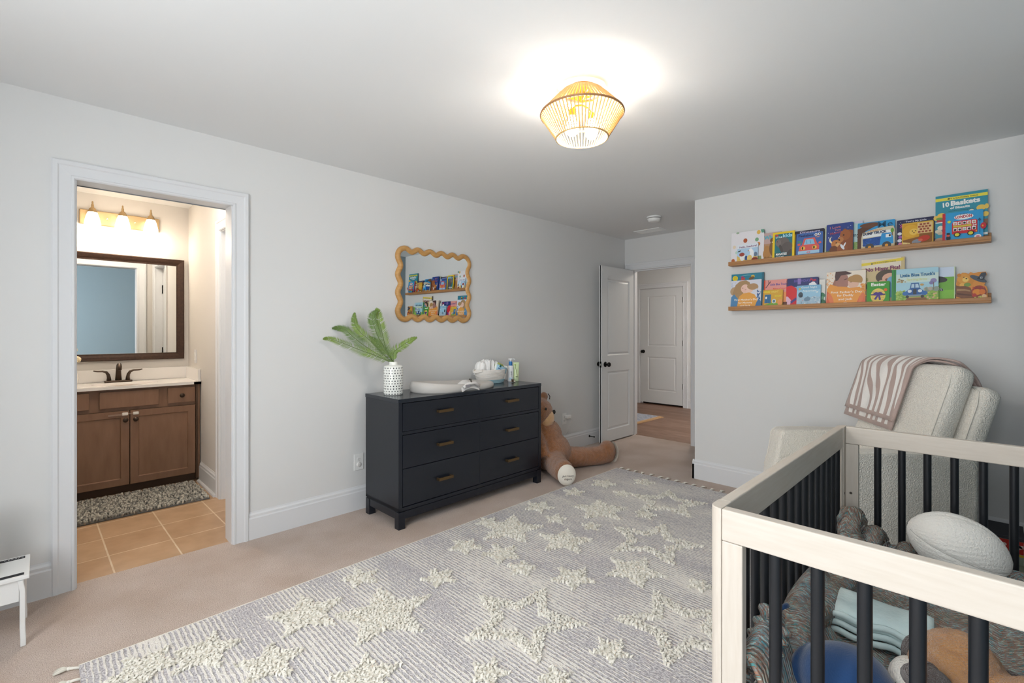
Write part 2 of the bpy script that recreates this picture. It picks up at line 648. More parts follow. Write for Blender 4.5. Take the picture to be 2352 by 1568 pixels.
# bedroom door, open flat along the left wall
DX0, DX1, DY0, DY1, DZ0, DZ1 = 4.533, 5.222, 3.100, 3.136, .014, 2.045
w = MB()
w.box(DX0, DX1, DY0 + .012, DY1 - .012, DZ0, DZ1, M_door)
pans = [(DX0 + .114, DX1 - .100, .147, .825), (DX0 + .114, DX1 - .100, 1.012, 1.90)]
panel_face(w, lambda a, b, h: (a, DY0 - h, b), DX0, DX1, DZ0, DZ1, pans, PAN, M_door)
panel_face(w, lambda a, b, h: (a, DY1 + h, b), DX0, DX1, DZ0, DZ1, pans, PAN, M_door)
w.box(DX0, DX0 + .001, DY0, DY1, DZ0, DZ1, M_door).box(DX1 - .001, DX1, DY0, DY1, DZ0, DZ1, M_door)
w.box(DX0, DX1, DY0, DY1, DZ0, DZ0 + .001, M_door).box(DX0, DX1, DY0, DY1, DZ1 - .001, DZ1, M_door)
d1 = struct('door_1', w)
knob(d1, (DX0 + .066, DY0, .912), (0, -1, 0))
knob(d1, (DX0 + .066, DY1, .912), (0, 1, 0))
MB().box(DX0 - .002, DX0 + .001, DY0 + .006, DY1 - .006, .878, .946, M_black).box(DX0 - .006, DX0 - .001, DY0 + .012, DY1 - .012, .900, .922, mat('latch_steel', '#b9b6b0', .3, .9)).build('latch_plate', d1)
for z in (.25, 1.05, 1.83):
    MB().box(DX1 - .002, DX1 + .003, DY0 + .004, DY0 + .03, z - .045, z + .045, M_black).tube([(DX1 + .004, DY1 + .004, z - .045), (DX1 + .004, DY1 + .004, z + .045)], .006, M_black).build('hinge', d1)

# hall door (closed, seen through the doorway)
HY0, HY1 = 3.647, 4.447
w = MB()
fnH = lambda a, b, h: (XHALL - h, a, b)
w.box(XHALL + .012, XHALL + .035, HY0, HY1, .03, 2.05, M_door)
panel_face(w, lambda a, b, h: (XHALL - h, a, b), HY0, HY1, .03, 2.05, [(3.766, 4.299, .245, .84), (3.766, 4.299, 1.03, 1.915)], PAN, M_door)
w.quad((XHALL, HY0, .03), (XHALL, HY1, .03), (XHALL + .035, HY1, .03), (XHALL + .035, HY0, .03), M_door)
d2 = struct('door_2', w)
knob(d2, (XHALL, 4.385, .935), (-1, 0, 0))
for z in (.356, 1.093, 1.831):
    MB().tube([(XHALL - .005, HY0 - .004, z - .047), (XHALL - .005, HY0 - .004, z + .047)], .007, M_black).build('hinge', d2)
w = MB(); casing(w, fnH, HY0 - .006, HY1 + .006, 2.056, CAS, M_trim)
w.box(XHALL - .001, XHALL + .1, HY0 - .012, HY0 - .005, 0, 2.06, M_trim).box(XHALL - .001, XHALL + .1, HY1 + .005, HY1 + .012, 0, 2.06, M_trim).box(XHALL - .001, XHALL + .1, HY0, HY1, 2.053, 2.062, M_trim)
w.box(XHALL + .09, XHALL + .1, HY0, HY1, 0, 2.06, mat('painted_gap_shade', '#2b2421', .9))  # dark sheet behind the door: shade of the gap below it, painted in
struct('trim_6', w)

# inner bathroom door (closet side), closed and set back in its frame
fnR = lambda a, z, h: (XBATH - h, a, z)
w = MB(); casing(w, fnR, BDY0 + .014, BDY1 + .006, 2.058, CAS, M_trim)
w.box(XBATH - .002, XBATH + .112, BDY1 - .004, BDY1 + .006, 0, 2.06, M_trim).box(XBATH - .002, XBATH + .112, BDY0, BDY0 + .01, 0, 2.06, M_trim).box(XBATH - .002, XBATH + .112, BDY0, BDY1, 2.052, 2.062, M_trim)
w.box(XBATH + .03, XBATH + .06, BDY1 - .015, BDY1 - .004, 0, 2.052, M_trim)
struct('trim_7', w)
w = MB(); w.box(XBATH + .072, XBATH + .107, BDY0 + .012, BDY1 - .006, .012, 2.05, M_door)
d3 = struct('door_3', w)
for z in (.32, 1.05, 1.80):
    MB().box(XBATH + .062, XBATH + .072, BDY0 + .012, BDY0 + .03, z - .05, z + .05, M_black).build('hinge', d3)

# lamps added out of sight to brighten the hall and the bathroom
hl = thing('hall_added_light', 'added round white ceiling light brightening the hall, out of view past the doorway', 'ceiling light', (6.25, 2.7, H - .06))
MB().lathe([(.15, 0), (.16, .02), (.15, .06)], mat('hall_added_glow', '#ffffff', .4, emit=('#fff4e6', 42.0)), 24, c=(6.25, 2.7, H - .06)).build('glass_shade', hl)
bl_ = thing('bathroom_added_light', 'added round white ceiling light brightening the bathroom, out of view above the doorway', 'ceiling light', (.5, 3.95, H - .05))
MB().lathe([(.12, 0), (.13, .02), (.12, .05)], mat('bath_added_glow', '#ffffff', .4, emit=('#fff0de', 38.0)), 24, c=(.5, 3.95, H - .05)).build('glass_shade', bl_)
# ================================================================ BATHROOM
def wood_mat(name, c1, c2, rough=.4, stretch=(2, 30, 2), scale=3.0, k=.25, bump=.06):
    m = mat(name, c1, rough, var=(scale, c2, k), stretch=stretch)
    return m


M_cab = wood_mat('stained_wood', '#94725b', '#7d5d47', .42, (6, 6, 1.2), 4, .3)
M_cabd = mat('stained_wood_edge', '#56402f', .5)
M_bronze = mat('oiled_bronze', '#4e4138', .35, .75)
M_nickel = mat('brushed_nickel', '#b59a72', .38, .85)
M_marble = mat('cultured_marble', '#f2efec', .18, spec=.5)
CY = 4.80          # face of the doors
vn = thing('vanity_cabinet', 'brown stained wood vanity cabinet with three drawers and two panelled doors', 'cabinet', (.50, 5.05, 0))
w = MB()
w.box(.025, .978, CY + .02, YBATH - .004, .09, .838, M_cab)          # carcase
w.box(.025, .978, CY + .075, YBATH - .01, 0, .09, M_cabd)            # toe kick
w.build('carcase', vn, bevel=.002)
MB().box(.958, .978, CY + .004, CY + .03, .03, .836, M_cab).box(.950, .962, CY - .004, CY + .03, .03, .836, M_cabd).build('filler_strip', vn, bevel=.002)
fnV = lambda a, z, h: (a, CY - h, z)
for (a, b, kn) in ((.055, .264, False), (.322, .692, False), (.752, .943, True)):
    w = MB().box(a, b, CY, CY + .02, .690, .818, M_cab)
    d = w.build('drawer', vn, bevel=.003)
    if kn:
        F = frame(((a + b) / 2, CY, .752), (1, 0, 0), (0, 0, 1), (0, -1, 0))
        MB().lathe([(.009, 0), (.008, .008), (.008, .012), (.016, .016), (.018, .022), (.013, .028), (.004, .030)], M_bronze, 18, X=F).build('knob', d, auto=40)
SHK = [(0, 0), (.002, 0), (.0515, 0), (.0535, -.003), (.0575, -.0095)]
for (a, b, kx) in ((.055, .502, .476), (.506, .945, .540)):
    w = MB()
    w.box(a, b, CY + .011, CY + .02, .078, .664, M_cab)
    rect_frame(w, fnV, a, b, .078, .664, SHK, M_cab)
    w.box(a, a + .001, CY, CY + .02, .078, .664, M_cabd).box(b - .001, b, CY, CY + .02, .078, .664, M_cabd).box(a, b, CY, CY + .02, .078, .079, M_cabd).box(a, b, CY, CY + .02, .663, .664, M_cabd)
    d = w.build('cabinet_door', vn)
    F = frame((kx, CY, .592), (1, 0, 0), (0, 0, 1), (0, -1, 0))
    MB().lathe([(.009, 0), (.008, .008), (.008, .012), (.016, .016), (.018, .022), (.013, .028), (.004, .030)], M_bronze, 18, X=F).build('knob', d, auto=40)
# counter with splash and sink
ct = thing('vanity_countertop', 'white cultured marble countertop with backsplash and moulded sink on the vanity', 'countertop', (.5, 5.03, .838))
w = MB()
sx, sy, ra, rb = .50, 5.02, .215, .155
outer = []
N_ = 48
for k in range(N_):
    th = 2 * PI * k / N_
    c, s_ = math.cos(th), math.sin(th)
    t = min((.478 / abs(c)) if abs(c) > 1e-6 else 9, (.235 / abs(s_)) if abs(s_) > 1e-6 else 9)
    outer.append((sx + c * t, sy + s_ * t * 1.0))
lo = [[(max(.022, min(.983, p[0])), max(CY - .022, min(YBATH - .004, p[1])), .860) for p in outer]]
lo.append([(sx + ra * math.cos(2 * PI * k / N_), sy - .02 + rb * math.sin(2 * PI * k / N_), .860) for k in range(N_)])
for (f, z) in ((.97, .852), (.9, .82), (.75, .77), (.5, .74), (.12, .735)):
    lo.append([(sx + ra * f * math.cos(2 * PI * k / N_), sy - .02 + rb * f * math.sin(2 * PI * k / N_), z) for k in range(N_)])
w.loops(lo, M_marble, cap=True)
w.box(.022, .983, CY - .022, CY - .002, .838, .8595, M_marble).box(.022, .983, YBATH - .02, YBATH - .003, .838, .8595, M_marble)
w.box(.022, .08, CY - .022, YBATH - .004, .838, .8590, M_marble).box(.93, .983, CY - .022, YBATH - .004, .838, .8590, M_marble)
w.build('slab_with_sink', ct, auto=35)
MB().box(.022, .965, YBATH - .023, YBATH - .003, .859, .965, M_marble).build('backsplash', ct, bevel=.003)
MB().box(.962, .983, CY - .01, YBATH - .003, .859, .965, M_marble).build('side_splash', ct, bevel=.003)
# faucet
fx, fy = .47, 5.19
fc = thing('faucet', 'bronze two handle faucet with arched spout on the white counter', 'faucet', (fx, fy, .86))
MB().prism([(-.085, -.026), (.085, -.026), (.092, -.018), (.092, .018), (.085, .026), (-.085, .026), (-.092, .018), (-.092, -.018)], .8605, .876, M_bronze, Matrix.Translation((fx, fy, 0))).build('base_plate', fc, bevel=.004)
w = MB()
w.tube([(fx, fy, .87), (fx, fy, .93), (fx, fy - .004, .975), (fx, fy - .022, 1.002), (fx, fy - .052, 1.008), (fx, fy - .078, .990), (fx, fy - .086, .968)], [.023, .019, .017, .017, .0165, .0155, .014], M_bronze, 16)
w.build('spout', fc, smooth=True)
for sg in (-1, 1):
    w = MB()
    x = fx + sg * .062
    w.tube([(x, fy, .87), (x, fy, .90), (x + sg * .004, fy, .925), (x + sg * .016, fy - .002, .947), (x + sg * .04, fy - .004, .957), (x + sg * .075, fy - .006, .958), (x + sg * .098, fy - .006, .963)], [.022, .017, .015, .013, .009, .0075, .006], M_bronze, 14, flat=.8)
    w.build('handle', fc, smooth=True)
# mirror
mr = thing('bathroom_mirror', 'large rectangular bathroom mirror in a mottled dark bronze frame', 'mirror', (.5, YBATH - .02, 1.04))
M_mir = mat('mirror_glass', '#f2f5f5', .01, 1.0)
M_frame = mat('mottled_bronze', '#4a3020', .45, .25, var=(60, '#2c1a10', .3), bump=(70, .2, .002))
fnM = lambda a, z, h: (a, YBATH - h, z)
w = MB()
rect_frame(w, fnM, .052, .948, 1.038, 1.948, [(0, .002), (0, .022), (.006, .028), (.030, .024), (.050, .018), (.058, .018), (.060, .010)], M_frame, center=False)
w.build('frame', mr)
w = MB(); w.quad(fnM(.105, 1.09, .010), fnM(.895, 1.09, .010), fnM(.895, 1.896, .010), fnM(.105, 1.896, .010), M_mir)
w.box(.10, .90, YBATH - .009, YBATH - .003, 1.08, 1.90, M_frame)
w.build('glass', mr)
# vanity light
vl = thing('vanity_light', 'brushed nickel vanity light with three white bell glass shades above the mirror', 'wall light', (.495, YBATH - .03, 2.18))
MB().box(.228, .762, YBATH - .028, YBATH - .002, 2.178, 2.298, M_nickel).build('back_plate', vl, bevel=.006, seg=3)
M_shade = mat('lit_opal_glass', '#ffffff', .4, emit=('#ffeed6', 5.0))
for x in (.403, .590):
    F = frame((x, YBATH - .028, 2.238), (1, 0, 0), (0, 0, 1), (0, -1, 0))
    MB().lathe([(.009, 0), (.009, .006), (.005, .010)], mat('screw_cap', '#d9c6a0', .25, .9), 14, X=F).build('cap_screw', vl)
for x in (.305, .497, .689):
    y = YBATH - .105
    arm = MB().tube([(x, YBATH - .02, 2.27), (x, YBATH - .07, 2.285), (x, y, 2.315), (x, y, 2.330)], .009, M_nickel, 10)
    arm.lathe([(.030, 2.262), (.029, 2.275), (.020, 2.296), (.010, 2.306), (.006, 2.316), (.006, 2.350), (.003, 2.356)], M_nickel, 20, c=(x, y, 0))
    a = arm.build('holder', vl, auto=40)
    MB().lathe([(.030, 2.265), (.040, 2.235), (.050, 2.19), (.055, 2.15), (.0555, 2.135), (.053, 2.135), (.047, 2.19), (.03, 2.255)], M_shade, 24, c=(x, y, 0)).build('glass_shade', vl, smooth=True)
    point_light('vanity_bulb_light', (x, y, 2.115), 1.6, .035, (1.0, .86, .68))
# switch plate, latch strap, mat, flowers
sw = thing('light_switch', 'white light switch plate on the bathroom side wall above the counter', 'light switch', (XBATH - .003, 4.984, 1.01))
MB().box(XBATH - .006, XBATH - .0005, 4.949, 5.019, 1.008, 1.126, M_trim).build('cover_plate', sw, bevel=.002)
MB().box(XBATH - .011, XBATH - .005, 4.967, 5.001, 1.033, 1.101, mat('switch_white', '#f4f4f2', .3)).build('rocker', sw, bevel=.001)
lt = thing('child_safety_latch', 'white child safety latch strap joining the two vanity doors', 'latch', (.47, CY - .006, .63))
M_latch = mat('latch_plastic', '#f0ebe4', .35)
M_strap = mat('clear_strap', '#a98c79', .35, trans=.2)
for x in (.474, .542):
    MB().box(x - .019, x + .019, CY - .013, CY, .626, .650, M_latch).build('pad', lt, bevel=.006, seg=3)
MB().box(.492, .526, CY - .010, CY - .007, .634, .643, M_strap).box(.372, .456, CY - .010, CY - .007, .629, .641, M_strap).build('strap', lt, bevel=.001)
# chenille bath mat
bm_ = thing('bath_mat', 'grey chenille bath mat on the tile in front of the vanity', 'bath mat', (.5, 4.49, 0))
MB().box(.05, .926, 4.225, 4.765, .0003, .012, mat('mat_backing', '#6a6a68', .9)).build('backing', bm_, bevel=.004)
w = MB()
rb = random.Random(3)
M_chen = [mat('chenille_light', '#c5c1b6', .95), mat('chenille_mid', '#aba79d', .95), mat('chenille_dark', '#8d8a83', .95)]
x = .058
while x < .922:
    y = 4.232
    while y < 4.76:
        px, py = x + rb.uniform(-.007, .007), y + rb.uniform(-.007, .007)
        a = rb.uniform(0, 2 * PI); tl = rb.uniform(.2, 1.0)
        dx, dy = math.cos(a) * .011 * tl, math.sin(a) * .011 * tl
        w.tube([(px, py, .010), (px + dx * .5, py + dy * .5, .021), (px + dx, py + dy, .026), (px + dx * 1.5, py + dy * 1.5, .025)], [.0065, .0075, .0075, .003], M_chen[min(2, int(rb.random() * 3))], 5)
        y += .0165
    x += .0165
t_ = w.build('tufts', bm_, smooth=True)
t_['kind'] = 'stuff'
# flowers at the edge of the mirror
fl = thing('flower_arrangement', 'cream flowers in a white vase at the left end of the bathroom counter', 'flowers', (.165, 5.13, .86))
MB().lathe([(.035, .861), (.05, .88), (.055, .92), (.045, .97), (.032, .99), (.036, 1.0)], mat('white_glaze', '#f3f1ee', .2), 24, c=(.165, 5.10, 0)).build('vase', fl, smooth=True)
rf = random.Random(5)
M_pet = mat('cream_petals', '#f2e2bd', .7)
for (cx, cy, cz) in ((.16, 5.10, 1.10), (.205, 5.08, 1.065), (.13, 5.10, 1.05), (.185, 5.12, 1.14), (.11, 5.08, 1.12)):
    w = MB()
    for k in range(16):
        a, b = rf.uniform(0, 2 * PI), rf.uniform(-.3, 1.3)
        R = Euler((0, PI / 2 - b, a)).to_matrix()
        w.ell(Vector((cx, cy, cz)) + Vector((math.cos(a) * math.cos(b), math.sin(a) * math.cos(b), math.sin(b))) * .02, (.02, .017, .006), M_pet, 8, 5, rot=R)
    w.tube([(cx, cy, cz - .02), (.165, 5.10, .99)], .003, mat('stem_green', '#6a7a4a', .7), 6)
    w.build('blossom', fl, smooth=True)
# ================================================================ DRESSER
M_navy = mat('navy_lacquer', '#181d27', .32, spec=.5, var=(40, '#161b24', .3))
M_navytop = mat('navy_lacquer_top', '#1d232d', .22, spec=.55)
M_brass = mat('aged_brass', '#6f5a3f', .35, .8)
DW, DD, DH = 1.3962, .4391, .8474
DF = Matrix.Translation((1.6391, 2.6817, 0)) @ Matrix.Rotation(.0067, 4, 'Z')
dr = thing('dresser', 'wide navy blue six drawer dresser against the wall below the wavy mirror', 'dresser', DF @ Vector((DW / 2, DD / 2, 0)), .0067)
MB(DF).box(0, DW, 0, DD, DH - .026, DH, M_navytop).build('top', dr, bevel=.0025)
w = MB(DF)
w.box(.002, .030, .003, DD - .004, .118, DH - .026, M_navy).box(DW - .030, DW - .002, .003, DD - .004, .118, DH - .026, M_navy)
w.box(.03, DW - .03, DD - .012, DD - .004, .118, DH - .026, M_navy).box(.002, DW - .002, .003, DD - .004, .118, .140, M_navy)
w.box(.03, DW - .03, .003, .022, .612, .632, M_navy).box(.03, DW - .03, .03, DD - .02, .14, .60, M_navy).box(.03, DW - .03, .03, DD - .02, .63, .80, M_navy)
w.box(.689, .707, .0055, .03, .14, .62, M_navy).box(.689, .707, .0055, .03, .62, .82, M_navy)
w.build('carcase', dr, bevel=.0015)
w = MB(DF)
w.box(.004, DW - .004, .006, .024, .062, .112, M_navy).box(.006, .024, .024, DD - .02, .062, .112, M_navy).box(DW - .024, DW - .006, .024, DD - .02, .062, .112, M_navy).box(.008, DW - .008, .012, DD - .01, .110, .119, M_navy)
w.build('base_rail', dr, bevel=.0015)
for (x, y) in ((.002, .003), (DW - .052, .003), (.002, DD - .054), (DW - .052, DD - .054)):
    MB(DF).box(x, x + .05, y, y + .05, 0, .112, M_navy).build('leg', dr, bevel=.002)
for (z0, z1, hz) in ((.634, .817, .738), (.392, .608, .508), (.145, .388, .268)):
    for (x0, x1) in ((.034, .695), (.701, DW - .034)):
        d = MB(DF).box(x0, x1, .004, .030, z0, z1, M_navy).build('drawer', dr, bevel=.002)
        c = (x0 + x1) / 2
        h_ = MB(DF)
        h_.box(c - .062, c + .062, -.030, -.018, hz - .010, hz + .010, M_brass).box(c - .062, c - .050, -.022, .005, hz - .009, hz + .009, M_brass).box(c + .050, c + .062, -.022, .005, hz - .009, hz + .009, M_brass)
        h_.build('handle', d, bevel=.0018)
TOPZ = DH + .0003

# dotted vase -----------------------------------------------------------------
vx, vy, vr, vh = 1.752, 2.935, .0665, .205


def dotted_mat():
    m = mat('dotted_ceramic', '#f1f1ec', .25)
    nt = m.node_tree; N, L = nt.nodes, nt.links
    p = N['Principled BSDF']
    tc = N.new('ShaderNodeTexCoord'); sp = N.new('ShaderNodeSeparateXYZ')
    L.new(tc.outputs['Object'], sp.inputs[0])

    def mth(op, a, b=None):
        n = N.new('ShaderNodeMath'); n.operation = op
        for i, v in enumerate((a, b)):
            if v is None:
                continue
            if isinstance(v, (int, float)):
                n.inputs[i].default_value = v
            else:
                L.new(v, n.inputs[i])
        return n.outputs[0]
    ang = mth('ARCTAN2', sp.outputs['Y'], sp.outputs['X'])
    row = mth('MULTIPLY', sp.outputs['Z'], 1 / .0178)
    # rows come in pairs; every second pair is shifted half a step
    pair = mth('FLOOR', mth('MULTIPLY', row, .5))
    odd = mth('MODULO', pair, 2.0)
    u = mth('ADD', mth('MULTIPLY', ang, 21 / (2 * PI)), mth('MULTIPLY', odd, .5))
    fu = mth('ABSOLUTE', mth('SUBTRACT', mth('FRACT', mth('ADD', u, 50.0)), .5))
    fv = mth('ABSOLUTE', mth('SUBTRACT', mth('FRACT', row), .5))
    nz = N.new('ShaderNodeTexNoise'); nz.inputs['Scale'].default_value = 140
    L.new(tc.outputs['Object'], nz.inputs['Vector'])
    j = mth('MULTIPLY', mth('SUBTRACT', nz.outputs['Fac'], .5), .12)
    d = mth('MAXIMUM', mth('ADD', fu, j), mth('ADD', mth('MULTIPLY', fv, .95), j))
    dot = mth('LESS_THAN', d, .188)
    zz = mth('MULTIPLY', mth('LESS_THAN', sp.outputs['Z'], .197), mth('GREATER_THAN', sp.outputs['Z'], .004))
    fac = mth('MULTIPLY', dot, zz)
    mx = N.new('ShaderNodeMix'); mx.data_type = 'RGBA'
    mx.inputs[6].default_value = lin('#f1f2ec'); mx.inputs[7].default_value = lin('#1c2128')
    L.new(fac, mx.inputs['Factor']); L.new(mx.outputs[2], p.inputs['Base Color'])
    return m


M_vase = dotted_mat()
w = MB()
w.lathe([(.062, 0), (.0655, .004), (vr, .012), (vr, .186), (.0645, .197), (.056, .203), (.034, .206), (.0295, .210), (.0285, .226), (.0275, .228), (.0245, .228), (.024, .12)], M_vase, 40, c=(vx, vy, TOPZ))
o = w.build('vase', smooth=False, auto=50)
tag(o, 'white cylindrical vase with small black dots holding fern fronds', 'vase')

# fern fronds -------------------------------------------------------------------
VTOP = Vector((vx, vy, TOPZ + .226))
CAMP = Vector((0, 0, 1.2839))
FW = Vector((math.cos(YAW), math.sin(YAW), 0)); RT = Vector((math.sin(YAW), -math.cos(YAW), 0))


def pt(u, v, dist):
    """point of the room that lies at depth dist along the sight line measured in the photograph"""
    return CAMP + (FW + RT * ((u - 1176) / 1088.19) + Vector((0, 0, (762.17 - v) / 1088.19))) * dist


def fz(x, y, dist):
    return pt(730 + x / 6.816, 690 + y / 6.816, dist)


M_frond = mat('frond_green', '#8aa24c', .55, var=(9, '#647f38', .25))
M_frond2 = mat('frond_dark', '#6f8a42', .55, var=(9, '#4d6a33', .25))
M_rib = mat('frond_rib', '#59702c', .5)
D0 = FW.dot(VTOP - CAMP)
fronds = [
    ([(1075, 985), (900, 860), (700, 790), (400, 670), (200, 600), (80, 597)], -.10, 115, M_frond),
    ([(1050, 960), (780, 740), (560, 575), (430, 460), (320, 430), (225, 432)], -.02, 112, M_frond2),
    ([(1060, 930), (830, 640), (680, 510), (590, 400), (565, 290), (578, 190)], .03, 115, M_frond),
    ([(1100, 950), (960, 600), (880, 400), (850, 290), (862, 210), (940, 150)], .00, 118, M_frond2),
    ([(1110, 940), (1060, 720), (1005, 500), (970, 340), (945, 190), (912, 118)], .06, 135, M_frond),
    ([(1120, 950), (1190, 810), (1330, 700), (1450, 620), (1550, 575)], .07, 105, M_frond),
    ([(1090, 950), (1010, 760), (900, 640), (800, 560)], .09, 110, M_frond2),
]
fp = thing('fern_fronds', 'bunch of artificial green fern fronds standing in the dotted vase', 'plant', VTOP - Vector((0, 0, .1)))


def catmull(P, n):
    out = []
    Q = [P[0] * 2 - P[1]] + P + [P[-1] * 2 - P[-2]]
    K = len(P) - 1
    for i in range(n + 1):
        t = i / n * K
        k = min(int(t), K - 1)
        t -= k
        a, b, c, d = Q[k:k + 4]
        out.append(.5 * ((2 * b) + (c - a) * t + (2 * a - 5 * b + 4 * c - d) * t * t + (3 * b - a - 3 * c + d) * t ** 3))
    return out


rl = random.Random(11)
for (P, dd, hw, m) in fronds:
    pts = [fz(x, y, D0 + dd * (i / (len(P) - 1)) ** 1.2) for i, (x, y) in enumerate(P)]
    pts[0] = VTOP + Vector((rl.uniform(-.012, .012), rl.uniform(-.01, .01), -.01))
    C = catmull(pts, 52)
    C = [C[0] - Vector((0, 0, .10)) * 1.0] + C
    w = MB()
    w.tube(C, [.0032 * (1 - .75 * i / len(C)) for i in range(len(C))], M_rib, 6)
    L_ = len(C)
    scale = D0 / 1088.19 / 6.816
    for i in range(5, L_ - 1):
        t = i / L_
        wd = hw * scale * min(1.0, .55 + t * 1.6) * (1 - t ** 1.7) ** .85 + .003
        tang = (C[i + 1] - C[i - 1]).normalized() if i + 1 < L_ else (C[i] - C[i - 1]).normalized()
        view = (C[i] - CAMP).normalized()
        side = tang.cross(view).normalized()
        for sg in (-1, 1):
            for q in (0, .5):
                if rl.random() < .10:
                    continue
                base = C[i] + (C[min(i + 1, L_ - 1)] - C[i]) * q
                jit = rl.uniform(.86, 1.08)
                dirv = (side * sg * .86 + tang * .52 + Vector((0, 0, -.06)) + view * rl.uniform(-.12, .12)).normalized()
                bend = (tang * .35 + Vector((0, 0, -.1))) * wd
                tip = base + dirv * wd * jit + bend * .35
                mid = base + dirv * wd * .5 * jit + view * .004 * sg
                ww = tang * .0021
                w.add([base - ww * .6, base + ww * .6, mid + ww, mid - ww, tip], [(0, 1, 2, 3), (3, 2, 4)], m)
    w.build('frond', fp, fixn=False)

# changing pad -----------------------------------------------------------------
PX0, PX1, PY0, PY1 = 1.895, 2.600, 2.700, 3.085
cp = thing('changing_pad', 'grey moulded peanut shaped changing pad with a strap lying on the dresser', 'changing pad', ((PX0 + PX1) / 2, (PY0 + PY1) / 2, TOPZ))
M_pad = mat('pad_foam', '#c9c5c0', .55, spec=.3)
NP = 96
pcx, pcy = (PX0 + PX1) / 2, (PY0 + PY1) / 2


def padout(k, s):
    th = 2 * PI * k / NP
    c, q = math.cos(th), math.sin(th)
    e = 2.6
    r = (abs(c) ** e + abs(q) ** e) ** (-1 / e)
    X_, Y_ = c * r, q * r
    waist = 1 - .10 * math.exp(-((X_ - .12) / .38) ** 2)
    return pcx + X_ * s * (PX1 - PX0) / 2, pcy + Y_ * s * waist * (PY1 - PY0) / 2, X_


def padz(X_):
    return .032 + .036 * (.5 - .5 * X_) + .010 * X_ * X_


lo = []
for (s, f) in ((.97, 0), (1.0, .15), (1.0, .55), (.985, .85), (.955, 1.0), (.915, 1.0), (.86, .86), (.74, .62), (.5, .50), (.2, .47)):
    ring = []
    for k in range(NP):
        x, y, X_ = padout(k, s)
        ring.append((x, y, TOPZ + padz(X_) * f))
    lo.append(ring)
w = MB(); w.loops(lo, M_pad, cap=True)
w.build('pad', cp, smooth=True)
# strap buckle lying over the near rim
bx, by, bz = 2.262, PY0 + .020, TOPZ + .026
w = MB()
M_buck = mat('strap_grey', '#d8d6d4', .6)
w.grid(lambda u, v: (bx - .085 + .17 * u, by - .020 + .075 * v - .0, bz + .040 * math.sin(PI * u) * (.6 + .4 * v) + .012 * v - (0.03 if v < .05 else 0)), 16, 8, M_buck)
w.tube([(bx - .075, by - .024, bz + .006), (bx - .03, by - .028, bz + .030), (bx + .03, by - .028, bz + .034), (bx + .075, by - .024, bz + .008)], .012, M_buck, 8)
w.build('strap', cp, smooth=True)
w = MB(); w.tube([(bx - .01, by - .036, bz + .04), (bx + .004, by - .012, bz + .058), (bx + .012, by + .015, bz + .056)], .006, mat('buckle_dark', '#4a4640', .5), 8)
w.box(bx - .068, bx - .022, by - .043, by - .036, bz + .006, bz + .026, mat('buckle_tag', '#8f8c90', .5))
w.build('buckle', cp, bevel=.002)

# rope basket -------------------------------------------------------------------
kx, ky = 2.748, 3.018
kb = thing('rope_basket', 'white coiled rope basket with pale blue base and side handles on the dresser', 'basket', (kx, ky, TOPZ))
M_rw = mat('rope_white', '#ece7e1', .9, bump=(300, .3, .002))
M_rb = mat('rope_blue', '#a9cdd8', .9, bump=(300, .3, .002))
w = MB()
nz_ = 11
for i in range(nz_):
    z = TOPZ + .006 + i * .0105
    f = .80 + .20 * (1 - (1 - i / (nz_ - 1)) ** 2)
    pts = [(kx + .155 * f * math.cos(2 * PI * k / 40), ky + .098 * f * math.sin(2 * PI * k / 40), z) for k in range(40)]
    w.tube(pts, .0062, M_rb if i < 3 else M_rw, 8, closed=True)
w.prism([(kx + .122 * math.cos(2 * PI * k / 40), ky + .077 * math.sin(2 * PI * k / 40)) for k in range(40)], TOPZ + .001, TOPZ + .009, M_rb)
w.build('coiled_body', kb, smooth=True)
for sg in (-1, 1):
    a0 = PI / 2 + sg * PI / 2
    w = MB()
    for dz in (0, .010):
        P = []
        for q in range(13):
            t = q / 12
            ang = (t - .5) * 1.1
            r = 1.02 + .18 * math.sin(PI * t)
            P.append((kx - sg * .155 * r * math.cos(ang), ky + .098 * r * math.sin(ang), TOPZ + .110 + dz - .012 * math.sin(PI * t)))
        w.tube(P, .006, M_rw, 8)
    w.build('handle', kb, smooth=True)
# diapers in the basket
M_dia = mat('diaper_white', '#f4f3f1', .85, bump=(60, .5, .01))
rd = random.Random(2)
labels = ['white disposable diaper at the left end of the rope basket', 'white disposable diaper second from left in the rope basket', 'white ruffled diaper in the middle of the rope basket', 'white diaper with a green printed waistband leaning beside the wipes pack']
for i in range(4):
    cx = kx - .105 + i * .050
    hgt = (.112, .132, .128, .108)[i]
    F = Matrix.Translation((cx, ky + .022 + rd.uniform(-.006, .006), TOPZ + .095)) @ Matrix.Rotation(.10 + rd.uniform(-.1, .1) + i * .05, 4, 'Y')
    w = MB()

    def fn(u, v, hgt=hgt, i=i):
        a = 2 * PI * u
        s = 1 - .15 * v
        fl = math.sin(9 * a + i) * .0035 * (1 if v > .1 else 0)
        rr = (max(0, 1 - abs(2 * v - 1) ** 4)) ** .3 if v > .5 else 1
        rr = max(.10, rr)
        return Vector(((.027 + fl * 1.5) * math.cos(a) * s * rr, (.064 + fl) * math.sin(a) * s * (.35 + .65 * rr), hgt * (v - .25) * 1.05 + .006 * math.sin(5 * a + 2 * i) * v))
    w.grid(fn, 40, 12, M_dia, X=F, cu=True)
    if i == 3:
        w.box(-.027, -.0255, -.05, .05, .045, .06, ink('#b9c98a'), X=F)
    o = w.build('diaper', smooth=True)
    tag(o, labels[i], 'diaper', 'diapers in the rope basket')
